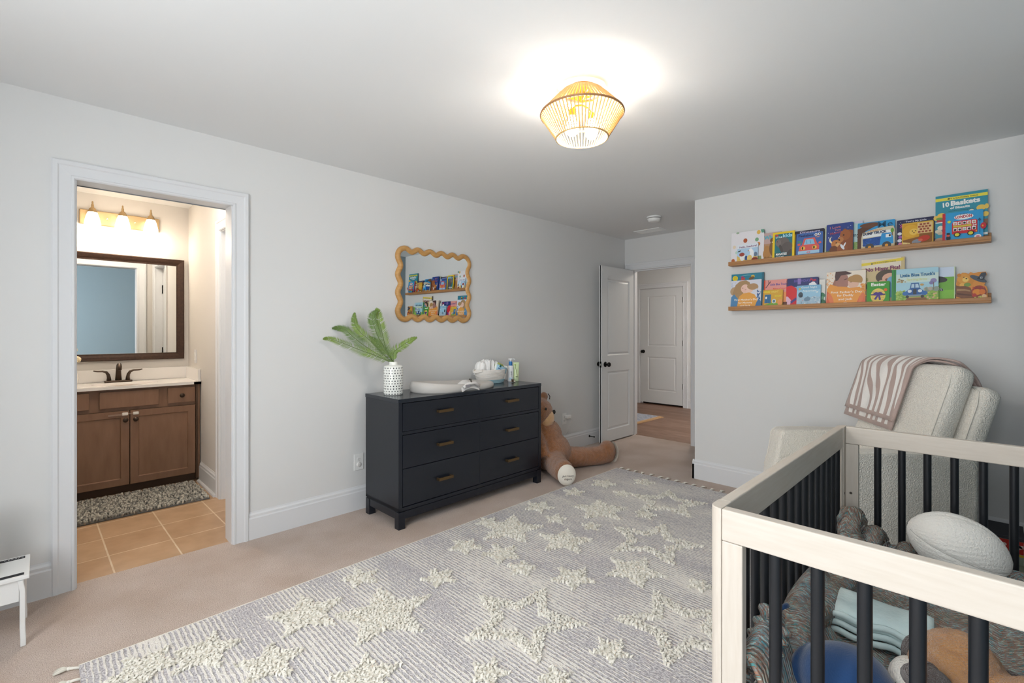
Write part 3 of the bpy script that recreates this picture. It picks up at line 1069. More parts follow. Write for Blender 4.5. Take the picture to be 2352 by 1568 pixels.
# wipes pack
F = frame((kx + .100, ky - .025, TOPZ + .070), Vector((.93, -.10, -.35)).normalized(), Vector((.30, .35, .88)).normalized(), Vector((0, -1, 0)))
x_ = Vector((.90, -.20, -.38)).normalized(); z_ = Vector((-.30, -.93, .20)).normalized(); y_ = z_.cross(x_).normalized(); z_ = x_.cross(y_)
F = frame((kx + .062, ky - .058, TOPZ + .112), x_, y_, z_)
w = MB()
w.grid(lambda u, v: Vector((-.065 + .13 * u, -.06 + .11 * v, .016 * (math.sin(PI * u) * math.sin(PI * v)) ** .5 + .002 * math.sin(30 * u) * (1 - math.sin(PI * v)))), 18, 12, ink('#eef2ec'), X=F)
w.grid(lambda u, v: Vector((-.065 + .13 * u, -.06 + .11 * v, -.012 * (math.sin(PI * u) * math.sin(PI * v)) ** .5)), 18, 12, ink('#eef2ec'), X=F)
w.prism([(-.055, -.02), (.05, -.02), (.05, .03), (-.055, .03)], .017, .0172, ink('#a8d1e6'), X=F)
w.prism([(-.055, .028), (.02, .028), (.0, .045), (-.055, .047)], .015, .0168, ink('#a9b35e'), X=F)
w.prism([(-.03, .012), (-.01, .012), (-.012, .036), (-.028, .038)], .0173, .0176, ink('#1f6f6a'), X=F)
for k_ in range(6):
    w.box(-.040 + k_ * .012, -.032 + k_ * .012, -.006, .004 + .004 * (k_ % 2), .0173, .0178, ink('#1d4f86'), X=F)
o = w.build('wipes_pack', smooth=True)
tag(o, 'white baby wipes pack with blue and green print leaning in the basket', 'wipes pack')

# lotion bottle, cream tube, small toy ------------------------------------------
lx, ly = 2.955, 2.985
lb = thing('lotion_bottle', 'white pump lotion bottle with blue collar on the dresser corner', 'bottle', (lx, ly, TOPZ))
M_wp = mat('white_plastic', '#eef0f1', .3)
w = MB()
w.lathe([(.026, 0), (.028, .004), (.028, .118), (.025, .132), (.014, .140)], M_wp, 28, c=(lx, ly, TOPZ))
F = frame((lx - .0195, ly - .0210, TOPZ + .07), (.7071, -.7071, 0), (0, 0, 1), (-.7071, -.7071, 0))
put_text(w, '1851', F @ Matrix.Rotation(-PI / 2, 4, 'Z'), .013, ink('#5a6672'), width=.044)
w.prism([(-.013, -.058), (.013, -.058), (.013, -.034), (-.013, -.034)], 0, .0006, ink('#bcd3e0'), X=F)
w.build('bottle_body', lb, auto=50)
MB().lathe([(.0145, .138), (.0155, .142), (.0155, .172), (.012, .176)], mat('collar_blue', '#1f74b8', .35), 20, c=(lx, ly, TOPZ)).build('collar', lb, auto=50)
w = MB(); w.lathe([(.006, .172), (.006, .190), (.019, .192), (.020, .198), (.017, .202)], M_wp, 18, c=(lx, ly, TOPZ))
w.tube([(lx, ly, TOPZ + .195), (lx + .035, ly - .010, TOPZ + .196), (lx + .042, ly - .012, TOPZ + .188)], .005, M_wp, 8)
w.build('pump', lb, auto=50)
tx, ty = 3.005, 2.965
tb = thing('cream_tube', 'pale green cream tube standing on its cap beside the lotion bottle', 'tube', (tx, ty, TOPZ))
M_tube = mat('tube_green', '#d3e3b4', .35)
w = MB()
for_ = []
rings = []
for k in range(10):
    t = k / 9
    a, b = .0225 * (1 - t) + .027 * t, .0225 * (1 - t) + .003 * t
    rings.append([(tx + .7071 * a * math.cos(2 * PI * j / 28) + .7071 * b * math.sin(2 * PI * j / 28), ty - .7071 * a * math.cos(2 * PI * j / 28) + .7071 * b * math.sin(2 * PI * j / 28), TOPZ + .030 + .137 * t) for j in range(28)])
w.loops(rings, M_tube, cap=True)
w.build('tube_body', tb, smooth=True)
MB().lathe([(.0215, 0), (.0225, .003), (.0225, .030), (.018, .032)], mat('tube_cap', '#cfe0b6', .3), 24, c=(tx, ty, TOPZ)).build('cap', tb, auto=50)
w = MB()
F = frame((tx - .0150, ty - .0165, TOPZ + .095), (.7071, -.7071, 0), (.08, .08, .98), (-.7, -.7, .1))
w.tube([F @ Vector((-.012, .05, .004)), F @ Vector((.0, .0, .0035)), F @ Vector((.010, -.045, .006))], .0018, ink('#7c7f3a'), 6)
w.tube([F @ Vector((-.016, .052, .004)), F @ Vector((-.004, .052, .005))], .005, ink('#9fb84a'), 8)
w.box(-.006, .014, -.058, -.052, .004, .0062, ink('#55602a'), X=F)
w.build('printed_sprig', tb)
w = MB()
rt_ = random.Random(9)
cx, cy = 2.905, 2.905
w.ell((cx, cy, TOPZ + .014), (.016, .012, .012), mat('toy_brown', '#5c4a38', .6), 12, 8)
for k in range(5):
    a = k * 1.25
    w.tube([(cx, cy, TOPZ + .016), (cx + .024 * math.cos(a), cy + .024 * math.sin(a), TOPZ + .006 + .018 * (k % 2))], [.007, .004], mat('toy_brown', '#5c4a38', .6) if k % 2 else mat('toy_cream', '#d8cdbb', .6), 8)
o = w.build('star_toy', smooth=True)
tag(o, 'tiny dark star shaped toy lying in front of the lotion bottle', 'toy')
# ================================================================ WALL AND CEILING FITTINGS
# wavy mirror -----------------------------------------------------------------
M_oakf = mat('pale_wood_frame', '#d0a264', .42, var=(5, '#b98649', .3), stretch=(3, 3, 14))
mx0, mx1, mz0, mz1 = 1.943, 2.682, 1.368, 1.953
wv = thing('wavy_mirror', 'rectangular wall mirror in a wavy edged pale wood frame above the dresser', 'mirror', ((mx0 + mx1) / 2, YA - .02, mz0))


def wavy_path(n_per=14):
    """rounded rectangle whose sides undulate; list of (x,z, outward normal)"""
    P = []
    rc = .055
    ax0, ax1, az0, az1 = mx0 + .026, mx1 - .026, mz0 + .026, mz1 - .026
    A = .0125

    def side(p0, p1, nw, nx, nz):
        L_ = math.hypot(p1[0] - p0[0], p1[1] - p0[1])
        K = nw * n_per
        for i in range(K + 1):
            t = i / K
            # wave starts and ends on a trough so that corners swell outward
            o = A * -math.cos(2 * PI * nw * t + PI) * 1.0
            e = min(1, min(t, 1 - t) * nw * 4)
            P.append((p0[0] + (p1[0] - p0[0]) * t + nx * o * 1.0, p0[1] + (p1[1] - p0[1]) * t + nz * o))
    def arc(cx, cz, a0):
        for i in range(1, 8):
            a = a0 - PI / 2 * i / 8
            P.append((cx + (rc + A) * math.cos(a), cz + (rc + A) * math.sin(a)))
    side((ax0 + rc, az1), (ax1 - rc, az1), 5, 0, 1)
    arc(ax1 - rc, az1 - rc, PI / 2)
    side((ax1, az1 - rc), (ax1, az0 + rc), 3, 1, 0)
    arc(ax1 - rc, az0 + rc, 0)
    side((ax1 - rc, az0), (ax0 + rc, az0), 5, 0, -1)
    arc(ax0 + rc, az0 + rc, -PI / 2)
    side((ax0, az0 + rc), (ax0, az1 - rc), 3, -1, 0)
    arc(ax0 + rc, az1 - rc, PI)
    return P


WP = wavy_path()
n = len(WP)
prof = [(-.021, .002), (-.021, .014), (-.017, .022), (-.008, .028), (.002, .030), (.010, .027), (.017, .021), (.020, .013), (.020, .002)]
rings = []
cxm, czm = (mx0 + mx1) / 2, (mz0 + mz1) / 2
nr = []
for i in range(n):
    a, b = WP[i - 1], WP[(i + 1) % n]
    t = Vector((b[0] - a[0], b[1] - a[1])).normalized()
    nn = Vector((-t.y, t.x))
    # damp the normal towards the side's own direction so the width stays even
    if nn.dot(Vector((WP[i][0] - cxm, WP[i][1] - czm))) < 0:
        nn = -nn
    nr.append(nn)
for (d, h) in prof:
    rings.append([(WP[i][0] + nr[i].x * d, YA - h, WP[i][1] + nr[i].y * d) for i in range(n)])
w = MB(); w.loops(rings, M_oakf)
w.build('frame', wv, smooth=True)
w = MB()
# hung a touch out of plumb, as the reflection shows
gx0, gx1, gz0, gz1, gc = mx0 + .027, mx1 - .027, mz0 + .027, mz1 - .027, .045
w.add([(x, YA - .013 - .0069 * (x - cxm) - .0057 * (z - czm), z) for x, z in ((gx0 + gc, gz0), (gx1 - gc, gz0), (gx1, gz0 + gc), (gx1, gz1 - gc), (gx1 - gc, gz1), (gx0 + gc, gz1), (gx0, gz1 - gc), (gx0, gz0 + gc))], [tuple(range(8))], M_mir)
w.build('glass', wv)

# outlets -----------------------------------------------------------------------
M_plate = mat('outlet_plastic', '#eeeeec', .35)
M_slot = mat('outlet_slot', '#44423f', .6)


def outlet(name, label, cx, cz, plug=None):
    t = thing(name, label, 'outlet', (cx, YA - .004, cz - .058))
    MB().box(cx - .037, cx + .037, YA - .006, YA - .0005, cz - .059, cz + .059, M_plate).build('cover_plate', t, bevel=.003)
    for dz in (-.0195, .0195):
        w = MB()
        F = frame((cx, YA - .006, cz + dz), (1, 0, 0), (0, 0, 1), (0, -1, 0))
        w.prism([(.0165 * math.cos(a) , max(-.0135, min(.0135, .0165 * math.sin(a)))) for a in [2 * PI * k / 24 for k in range(24)]], 0, .002, M_plate, X=F)
        for x in (-.006, .006):
            w.box(x - .001, x + .001, -.002, .006, .002, .0023, M_slot, X=F)
        w.box(-.002, .002, -.010, -.006, .002, .0023, M_slot, X=F)
        w.build('socket', t)
    return t


o1 = outlet('wall_outlet', 'white duplex wall outlet beside the left side of the navy dresser', 1.6385, .343)
w = MB(); F = frame((1.6385, YA - .006, .3235), (1, 0, 0), (0, 0, 1), (0, -1, 0))
o = MB().lathe([(.0175, 0), (.0175, .004), (.014, .007), (.004, .0075)], mat('plug_cover', '#e2e0dc', .4), 24, X=F).build('outlet_cover', o1, auto=50)
o2 = outlet('wall_outlet', 'white duplex wall outlet on the wall between the teddy bear and the open door', 4.003, .349)
ad = thing('plug_adapter', 'white plug adapter with a cable in the outlet near the open door', 'plug', (4.03, YA - .03, .36))
MB().box(4.005, 4.075, YA - .048, YA - .0085, .352, .388, M_plate).build('adapter_body', ad, bevel=.008, seg=3)
w = MB(); w.tube([(4.045, YA - .045, .36), (4.075, YA - .05, .34), (4.085, YA - .03, .28), (4.06, YA - .02, .22), (4.0, YA - .022, .175)], .0022, M_plate, 6)
w.build('cable', ad, smooth=True)

# spring door stop ----------------------------------------------------------------
ds = thing('door_stop', 'black rod door stop on the baseboard next to the open white door', 'door stop', (4.44, YA - .03, .09))
w = MB(); F = frame((4.440, YA - .0165, .098), (1, 0, 0), (0, 0, 1), (0, -1, 0))
w.lathe([(.013, 0), (.013, .003), (.007, .008), (.0045, .012), (.0045, .062)], M_black, 16, X=F)
w.build('rod', ds, auto=50)
MB().lathe([(.006, .060), (.008, .063), (.008, .072), (.005, .074)], mat('rubber_black', '#141414', .8), 14, X=F).build('rubber_tip', ds, auto=50)

# smoke detector and vent ------------------------------------------------------------
M_sd = mat('detector_white', '#f1f1ef', .4)
sx_, sy_ = 4.36, 2.36
sd = thing('smoke_detector', 'round white smoke detector on the ceiling near the entry door', 'smoke detector', (sx_, sy_, H - .05))
MB().lathe([(.070, H - .001), (.072, H - .008), (.069, H - .016), (.058, H - .017)], M_sd, 36, c=(sx_, sy_, 0)).build('mounting_ring', sd, auto=40)
MB().lathe([(.058, H - .017), (.058, H - .023)], mat('detector_slot', '#5a5a58', .7), 36, c=(sx_, sy_, 0)).build('sensor_slot', sd, smooth=True)
MB().lathe([(.066, H - .0225), (.064, H - .030), (.055, H - .048), (.040, H - .053), (.002, H - .054)], M_sd, 36, c=(sx_, sy_, 0)).build('cover', sd, auto=50)
av = thing('air_vent', 'white rectangular louvred air vent in the ceiling above the entry door', 'air vent', (4.93, 2.72, H - .012))
vx0, vx1, vy0, vy1 = 4.835, 5.01, 2.555, 2.875
fnC = lambda a, b, h: (a, b, H - h)
w = MB(); rect_frame(w, fnC, vx0, vx1, vy0, vy1, [(0, 0), (.002, .006), (.012, .009), (.022, .008), (.024, .002)], M_sd, center=False); w.build('frame', av)
w = MB()
for k in range(9):
    x = vx0 + .030 + k * .0145
    w.add([(x - .005, vy0 + .022, H - .001), (x + .006, vy0 + .022, H - .0085), (x + .006, vy1 - .022, H - .0085), (x - .005, vy1 - .022, H - .001)], [(0, 1, 2, 3)], M_sd)
w.build('louvres', av)

# rattan ceiling light ------------------------------------------------------------------
CLX, CLY = 1.826, 1.362
cl = thing('rattan_ceiling_light', 'woven rattan flush ceiling light with two glowing bulbs', 'ceiling light', (CLX, CLY, 2.20))
M_rat = mat('rattan', '#dfba80', .55, var=(60, '#cfa466', .3))
M_ratd = mat('rattan_wrap', '#a5794e', .6)
M_brl = mat('lamp_brass', '#c9922f', .3, .9)
R1, Z1, R2, Z2, R3, Z3 = .098, 2.418, .194, 2.318, .122, 2.206
ring = lambda r, z, n=64: [(CLX + r * math.cos(2 * PI * k / n), CLY + r * math.sin(2 * PI * k / n), z) for k in range(n)]
for (r, z, t, m) in ((R1, Z1, .004, M_rat), (R2, Z2, .0055, M_ratd), (R3, Z3, .0042, M_rat)):
    MB().tube(ring(r, z), t, m, 8, closed=True).build('hoop', cl, smooth=True)
NS = 68
w = MB(); w2 = MB()
for k in range(NS):
    a = 2 * PI * k / NS
    c, s_ = math.cos(a), math.sin(a)
    p1, p2, p3 = Vector((CLX + R1 * c, CLY + R1 * s_, Z1)), Vector((CLX + R2 * c, CLY + R2 * s_, Z2)), Vector((CLX + R3 * c, CLY + R3 * s_, Z3))
    w.tube([p1, p2], .0046, M_rat, 5)
    w2.tube([p2, p3], .0030, M_rat, 5)
w.build('upper_weave', cl); w2.build('lower_weave', cl)
w = MB(); w.lathe([(.070, H - .0005), (.072, H - .006), (.068, H - .018), (.02, H - .020), (.012, H - .06)], M_brl, 32, c=(CLX, CLY, 0)); w.build('ceiling_canopy', cl, auto=40)
M_bulb = mat('lit_bulb', '#ffffff', .4, emit=("#fff8ee", 195.0))
for k in range(2):
    a = YAW + PI / 2 + .35 + k * PI
    d = Vector((math.cos(a), math.sin(a), 0))
    p0 = Vector((CLX, CLY, H - .078))
    w = MB()
    w.tube([p0, p0 + d * .035 + Vector((0, 0, -.01)), p0 + d * .052 + Vector((0, 0, -.03))], .0045, M_brl, 10)
    q = p0 + d * .052 + Vector((0, 0, -.03))
    w.tube([q, q + Vector((0, 0, -.035))], .0135, M_brl, 14)
    so = w.build('lamp_socket', cl, auto=40)
    MB().lathe([(.012, .02), (.016, .005), (.027, -.022), (.030, -.045), (.026, -.064), (.014, -.076), (.002, -.079)], M_bulb, 20, c=q + Vector((0, 0, -.045))).build('bulb', so, smooth=True)
# wire guard that carries the sockets
w = MB()
for k in range(3):
    a = 2 * PI * k / 3
    w.tube([(CLX, CLY, H - .06), (CLX + R1 * math.cos(a), CLY + R1 * math.sin(a), Z1)], .003, M_brl, 6)
w.build('spider', cl)

# hall rug -------------------------------------------------------------------------------
hr = thing('hall_rug', 'blue grey patterned rug with tan fringed edge on the hall planks', 'rug', (6.25, 4.2, 0))
M_hr = mat('hall_rug_weave', '#c4c8cf', .95, var=(26, '#8790a8', .18), bump=(200, .4, .002))
M_hrt = mat('hall_rug_border', '#d8b48c', .95, var=(30, '#c79a6a', .2))
# corners measured on the floor
w = MB()
Pq = [Vector((6.62, 3.50, 0)), Vector((5.86, 3.47, 0))]
ax = (Pq[0] - Pq[1]).normalized()
bx_ = Vector((-ax.y, ax.x, 0))
Fh = frame(tuple(Pq[1]), ax, bx_, (0, 0, 1))
Fh = frame((5.86, 3.47, 0), Vector((.80, .0, 0)).normalized(), Vector((0, 1, 0)), (0, 0, 1))
w.box(0, .80, .05, 1.6, .0003, .008, M_hr, X=Fh)
w.build('woven_field', hr)
MB().box(0, .80, .015, .0498, .0003, .0085, M_hrt, X=Fh).build('border', hr)
w = MB()
rr = random.Random(4)
for k in range(90):
    x = .005 + k * .0089
    w.tube([Fh @ Vector((x, .016, .005)), Fh @ Vector((x + rr.uniform(-.004, .004), -.010, .004)), Fh @ Vector((x + rr.uniform(-.01, .01), -.035 - rr.uniform(0, .012), .003))], [.0022, .0020, .0008], M_hrt, 4)
f_ = w.build('fringe', hr); f_['kind'] = 'stuff'

# step stool and toy at the left edge ---------------------------------------------------------
st = thing('step_stool', 'white wooden step stool with bent legs and black grip strips by the wall', 'stool', (-.24, 2.92, 0))
M_st = mat('stool_white', '#efeeec', .4)
sx0, sx1, sy0, sy1, sz = -.44, -.031, 2.800, 3.060, .2805
MB().box(sx0, sx1, sy0, sy1, sz - .016, sz, M_st).build('top', st, bevel=.003)
MB().box(sx0 + .03, sx1 - .03, sy0 + .012, sy0 + .026, sz - .105, sz - .017, M_st).build('apron', st, bevel=.002)
MB().box(sx0 + .03, sx1 - .03, sy1 - .026, sy1 - .012, sz - .105, sz - .017, M_st).build('apron', st, bevel=.002)
for (yy0, yy1, sg) in ((sy0, sy0 + .022, -1), (sy1 - .022, sy1, 1)):
    ym = (yy0 + yy1) / 2
    for (xa, dx) in ((sx1 - .020, 1), (sx0 + .020, -1)):
        w = MB()
        P = [(xa - .006 * dx, ym, sz - .017), (xa + .004 * dx * 0, ym + sg * .000, sz - .060), (xa, ym + sg * .004, .12), (xa, ym + sg * .006, .07), (xa + .002 * dx, ym + sg * .012, .03), (xa + .002 * dx, ym + sg * .014, .0)]
        rings = []
        for p in P:
            a, b = .0085, .017
            rings.append([(p[0] - a, p[1] - b, p[2]), (p[0] + a, p[1] - b, p[2]), (p[0] + a, p[1] + b, p[2]), (p[0] - a, p[1] + b, p[2])])
        w.loops(rings, M_st, cap=True)
        w.add(rings[0], [(0, 1, 2, 3)], M_st)
        w.build('leg', st, bevel=.003)
M_gr = mat('grip_black', '#26262a', .8)
for (y0, y1, tx_) in ((sy0 + .016, sy0 + .040, 'Little Helper'), (sy1 - .040, sy1 - .016, 'Step Along')):
    w = MB().box(sx0 + .02, sx1 - .016, y0, y1, sz, sz + .0012, M_gr)
    if y0 > 2.9:
        for q_ in range(13):
            xq = sx1 - .165 + q_ * .0105 + (.012 if q_ > 6 else 0)
            w.tube([(xq, (y0 + y1) / 2 - .004, sz + .0013), (xq + .004, (y0 + y1) / 2 + .0045, sz + .0013), (xq + .0065, (y0 + y1) / 2 - .003, sz + .0013)], .0009, ink('#e6e6e6'), 4)
    w.build('grip_strip', st)
ty = thing('toy_figure', 'white headed toy figure with green feet sitting on the step stool', 'toy', (-.165, 2.95, sz))
M_tg = mat('toy_green', '#1f7a55', .6)
M_to = mat('toy_orange', '#c9702c', .6)
M_tw = mat('toy_white', '#f0efec', .6)
tcx, tcy = -.208, 2.975
w = MB(); w.ell((tcx, tcy, sz + .075), (.045, .045, .050), M_tg, 20, 14); w.ell((tcx, tcy, sz + .045), (.050, .047, .045), M_to, 20, 12); w.build('body', ty, smooth=True)
w = MB(); w.ell((tcx, tcy + .005, sz + .185), (.066, .062, .064), M_tw, 24, 16); w.build('head', ty, smooth=True)
w = MB(); w.ell((tcx + .048, tcy - .028, sz + .200), (.014, .014, .016), mat('toy_eye', '#18181a', .3), 12, 8); w.build('eye', ty, smooth=True)
w = MB(); w.ell((tcx - .02, tcy - .060, sz + .200), (.014, .010, .016), mat('toy_eye', '#18181a', .3), 12, 8); w.build('eye', ty, smooth=True)
for (dx, dy) in ((.045, -.10), (.058, .010)):
    w = MB()
    w.tube([(tcx, tcy, sz + .035), (tcx + dx * .7, tcy + dy * .7, sz + .026)], [.022, .018], M_tg, 12)
    w.ell((tcx + dx, tcy + dy, sz + .026), (.026, .032, .026), M_tg, 18, 12)
    w.tube([(tcx + dx * .6, tcy + dy * .6, sz + .027), (tcx + dx * .68, tcy + dy * .68, sz + .027)], [.022, .022], M_to, 14)
    w.build('foot', ty, smooth=True)
# ================================================================ GIANT TEDDY BEAR
M_bear = mat('bear_plush', '#ad7347', 1.0, var=(38, '#8f5a33', .25), bump=(170, 1.0, .012), sheen=.6, spec=.1)
M_muz = mat('bear_muzzle', '#dcb48c', .95, var=(50, '#cfa477', .3), bump=(220, .5, .006), sheen=.4, spec=.1)
M_sole = mat('bear_sole', '#ece6da', .95, bump=(260, .3, .003), spec=.1)
tb = thing('teddy_bear', 'giant brown plush teddy bear sitting on the carpet at the end of the dresser', 'teddy bear', (3.38, 2.82, 0))
hip = Vector((3.39, 2.90, .13))
w = MB()
# trunk, shoulders, head
w.ell((3.375, 2.885, .175), (.205, .185, .175), M_bear, 28, 18)
w.ell((3.345, 2.925, .31), (.175, .155, .17), M_bear, 28, 18)
w.ell((3.315, 2.955, .43), (.125, .12, .10), M_bear, 24, 16)
w.ell((3.262, 2.960, .550), (.165, .150, .128), M_bear, 28, 18)
# ears
for (ex, ey, ez) in ((3.372, 2.960, .672), (3.150, 3.02, .680)):
    w.ell((ex, ey, ez), (.050, .034, .046), M_bear, 16, 12)
# legs that end in upright feet
F1 = Vector((3.118, 2.492, .100))
F2 = Vector((3.955, 2.600, .112))
d1_ = (F1 - Vector((3.33, 2.80, .10))).normalized()
w.tube([(3.37, 2.88, .13), (3.29, 2.76, .115), (3.18, 2.60, .098), tuple(F1 - d1_ * .035)], [.125, .108, .092, .088], M_bear, 20)
w.ell(F1 - d1_ * .050 + Vector((0, 0, .004)), (.082, .082, .098), M_bear, 22, 16)
d2_ = (F2 - Vector((3.45, 2.83, .10))); d2_.z = 0; d2_.normalize()
w.tube([(3.44, 2.88, .125), (3.56, 2.79, .100), (3.72, 2.71, .090), (3.86, 2.64, .092), tuple(F2 - d2_ * .06)], [.130, .100, .088, .088, .090], M_bear, 20)
w.ell(F2 - d2_ * .045 + Vector((0, 0, .006)), (.090, .085, .110), M_bear, 22, 16)
# arms hanging along the trunk
w.tube([(3.40, 3.0, .40), (3.50, 3.05, .28), (3.57, 3.08, .14), (3.60, 3.08, .075)], [.070, .065, .062, .055], M_bear, 16)
w.tube([(3.22, 2.93, .40), (3.18, 2.84, .28), (3.17, 2.78, .17)], [.065, .060, .055], M_bear, 16)
body = w.build('body', tb, smooth=True)
rm = body.modifiers.new('remesh', 'REMESH'); rm.mode = 'VOXEL'; rm.voxel_size = .011; rm.use_smooth_shade = True
sm = body.modifiers.new('smooth', 'SMOOTH'); sm.factor = .6; sm.iterations = 6
tx = bpy.data.textures.new('plush_fur', 'CLOUDS'); tx.noise_scale = .022; tx.noise_depth = 3
dm = body.modifiers.new('fur', 'DISPLACE'); dm.texture = tx; dm.strength = .012; dm.mid_level = .5; dm.texture_coords = 'GLOBAL'
# muzzle, nose, mouth
hv = Vector((.42, -.90, -.08)).normalized()
mc = Vector((3.312, 2.890, .492))
R_ = Euler((0, 0, math.atan2(hv.y, hv.x))).to_matrix()
w = MB(); w.ell(mc, (.085, .088, .098), M_muz, 24, 18, rot=R_)
mz = w.build('muzzle', tb, smooth=True)
M_nose = mat('bear_nose', '#17110e', .35)
w = MB(); w.ell(mc + Vector((.058, -.058, .052)), (.017, .014, .021), M_nose, 16, 12); w.build('nose', mz, smooth=True)
p = mc + Vector((.062, -.062, -.025))
w = MB(); w.tube([p + Vector((-.030, -.006, -.002)), p + Vector((-.010, -.003, -.014)), p + Vector((.006, .004, -.010))], .0022, mat('bear_thread', '#6e4026', .8), 6); w.build('mouth', mz, smooth=True)
w = MB(); w.ell((3.235, 2.815, .590), (.012, .010, .013), M_nose, 12, 10); w.build('eye', tb, smooth=True)
w = MB(); w.ell((3.165, 2.830, .590), (.012, .010, .013), M_nose, 12, 10); w.build('eye', tb, smooth=True)
w = MB(); w.tube([(3.405, 2.935, .70), (3.420, 2.925, .675), (3.410, 2.92, .648)], .004, mat('ear_tag', '#2b1c14', .7), 6); w.build('ear_loop', tb, smooth=True)
# soles


def sole(c, d, rx, rz, text):
    x = Vector((-d.y, d.x, 0)).normalized()
    F = frame(tuple(c), x, (0, 0, 1), d)
    w = MB()
    w.grid(lambda u, v: Vector((rx * v * math.cos(2 * PI * u), rz * v * math.sin(2 * PI * u), .020 * (1 - v ** 2) + .004 - .012 * v ** 8)), 36, 8, M_sole, X=F, cu=True)
    o = w.build('foot_sole', tb, smooth=True, merge=True)
    if text:
        t = MB()
        m = mat('embroidery', '#3a2b26', .8)
        put_text(t, 'Jack Henry', F @ Matrix.Translation((0, -.008, .0245)), .0155, m, bold=.01, shear=.25)
        put_text(t, 'Kilgore', F @ Matrix.Translation((.0, -.034, .0235)), .0155, m, bold=.01, shear=.25)
        t.build('embroidered_name', o)


sd1 = Vector((-.56, -.826, .06)).normalized()
sole(F1 + Vector((-.021, -.030, -.004)), sd1, .079, .088, True)
sole(F2 + d2_ * .040 + Vector((0, 0, .0)), d2_, .078, .098, False)
# ================================================================ CRIB
def ashwood(name, c1, c2, st):
    return mat(name, c1, .45, var=(5, c2, .3), stretch=st, spec=.4)


M_cw_x = ashwood('pale_ash_x', '#cfc6bb', '#c3b7a8', (2, 22, 22))
M_cw_y = ashwood('pale_ash_y', '#cfc6bb', '#c5baad', (22, 2, 22))
M_cw_z = ashwood('pale_ash_z', '#cfc6bb', '#c5baad', (22, 22, 2))
M_spin = mat('black_spindle', '#14171c', .38, spec=.5)
CX0, CX1, CY0, CY1, CZ = 1.1036, 2.470, -.285, .460, .880
ZB = .013
cr = thing('baby_crib', 'pale wood baby crib with black round spindles at the right', 'crib', ((CX0 + CX1) / 2, (CY0 + CY1) / 2, ZB))
PW = .030
RAD = .028


def post_poly(x, y, sx, sy):
    """square post whose outer corner is rounded; (sx,sy) point outwards"""
    P = []
    x0, y0 = x - sx * 0.062, y - sy * 0.030
    P.append((x0, y0))
    P.append((x0, y))
    cx, cy = x - sx * RAD, y - sy * RAD
    n = 8
    for i in range(n + 1):
        a = PI / 2 * i / n
        P.append((cx + sx * RAD * math.sin(a), cy + sy * RAD * math.cos(a)))
    P.append((x, y0))
    return P


for (x, sx) in ((CX0, -1), (CX1, 1)):
    for (y, sy) in ((CY0, -1), (CY1, 1)):
        MB().prism(post_poly(x, y, sx, sy), ZB, CZ, M_cw_z).build('post', cr, bevel=.0025)
RH = .072
ey0, ey1 = CY0 + .0305, CY1 - .0305
lx0, lx1 = CX0 + .0625, CX1 - .0625
for x0 in (CX0 + .0005, CX1 - .0285):
    MB().box(x0, x0 + .028, ey0, ey1, CZ - RH, CZ - .0005, M_cw_y).build('end_top_rail', cr, bevel=.003)
    MB().box(x0, x0 + .028, ey0, ey1, .19, .255, M_cw_y).build('end_bottom_rail', cr, bevel=.003)
    for y in (ey0, ey1 - .045):
        MB().box(x0 + .001, x0 + .027, y, y + .045, .2555, CZ - RH - .001, M_cw_z).build('stile', cr, bevel=.0025)
    for k in range(7):
        y = .321 - k * .0775
        MB().tube([(x0 + .014, y, .25), (x0 + .014, y, CZ - RH + .004)], .0125, M_spin, 16).build('spindle', cr, auto=60)
for y0 in (CY0 + .0005, CY1 - .0285):
    MB().box(lx0, lx1, y0, y0 + .028, CZ - RH - .012, CZ - .0005, M_cw_x).build('side_top_rail', cr, bevel=.003)
    MB().box(lx0, lx1, y0, y0 + .028, .19, .255, M_cw_x).build('side_bottom_rail', cr, bevel=.003)
    for x in (lx0, lx1 - .018):
        MB().box(x, x + .018, y0 + .001, y0 + .027, .2555, CZ - RH - .013, M_cw_z).build('stile', cr, bevel=.0025)
    for k in range(15):
        x = 1.215 + k * (2.355 - 1.215) / 14
        MB().tube([(x, y0 + .014, .25), (x, y0 + .014, CZ - RH - .008)], .0125, M_spin, 16).build('spindle', cr, auto=60)
for (x, y) in ((CX1 - .052, CY1 - .0315), (CX1 - .0295, CY1 - .050)):
    for z in (.60,):
        F = frame((x, y, z), (1, 0, 0), (0, 0, 1), (0, -1, 0)) if y == CY1 - .0315 else frame((x, y, z), (0, 1, 0), (0, 0, 1), (-1, 0, 0))
        MB().lathe([(.005, 0), (.005, .0012), (.002, .0013)], mat('screw_steel', '#77716a', .35, .9), 14, X=F).build('bolt', cr)
for k in range(9):
    x = CX0 + .10 + k * .144
    MB().box(x, x + .05, CY0 + .0305, CY1 - .0305, .235, .248, M_cw_y).build('base_slat', cr)

MZ = .395
mt = thing('crib_mattress', 'white crib mattress inside the crib, under the knitted blanket', 'mattress', ((CX0 + CX1) / 2, .09, .249))
w = MB(); w.box(CX0 + .032, CX1 - .032, CY0 + .034, CY1 - .034, .249, MZ, mat('mattress_white', '#e9e7e2', .8)); w.build('mattress_pad', mt, bevel=.02, seg=3)


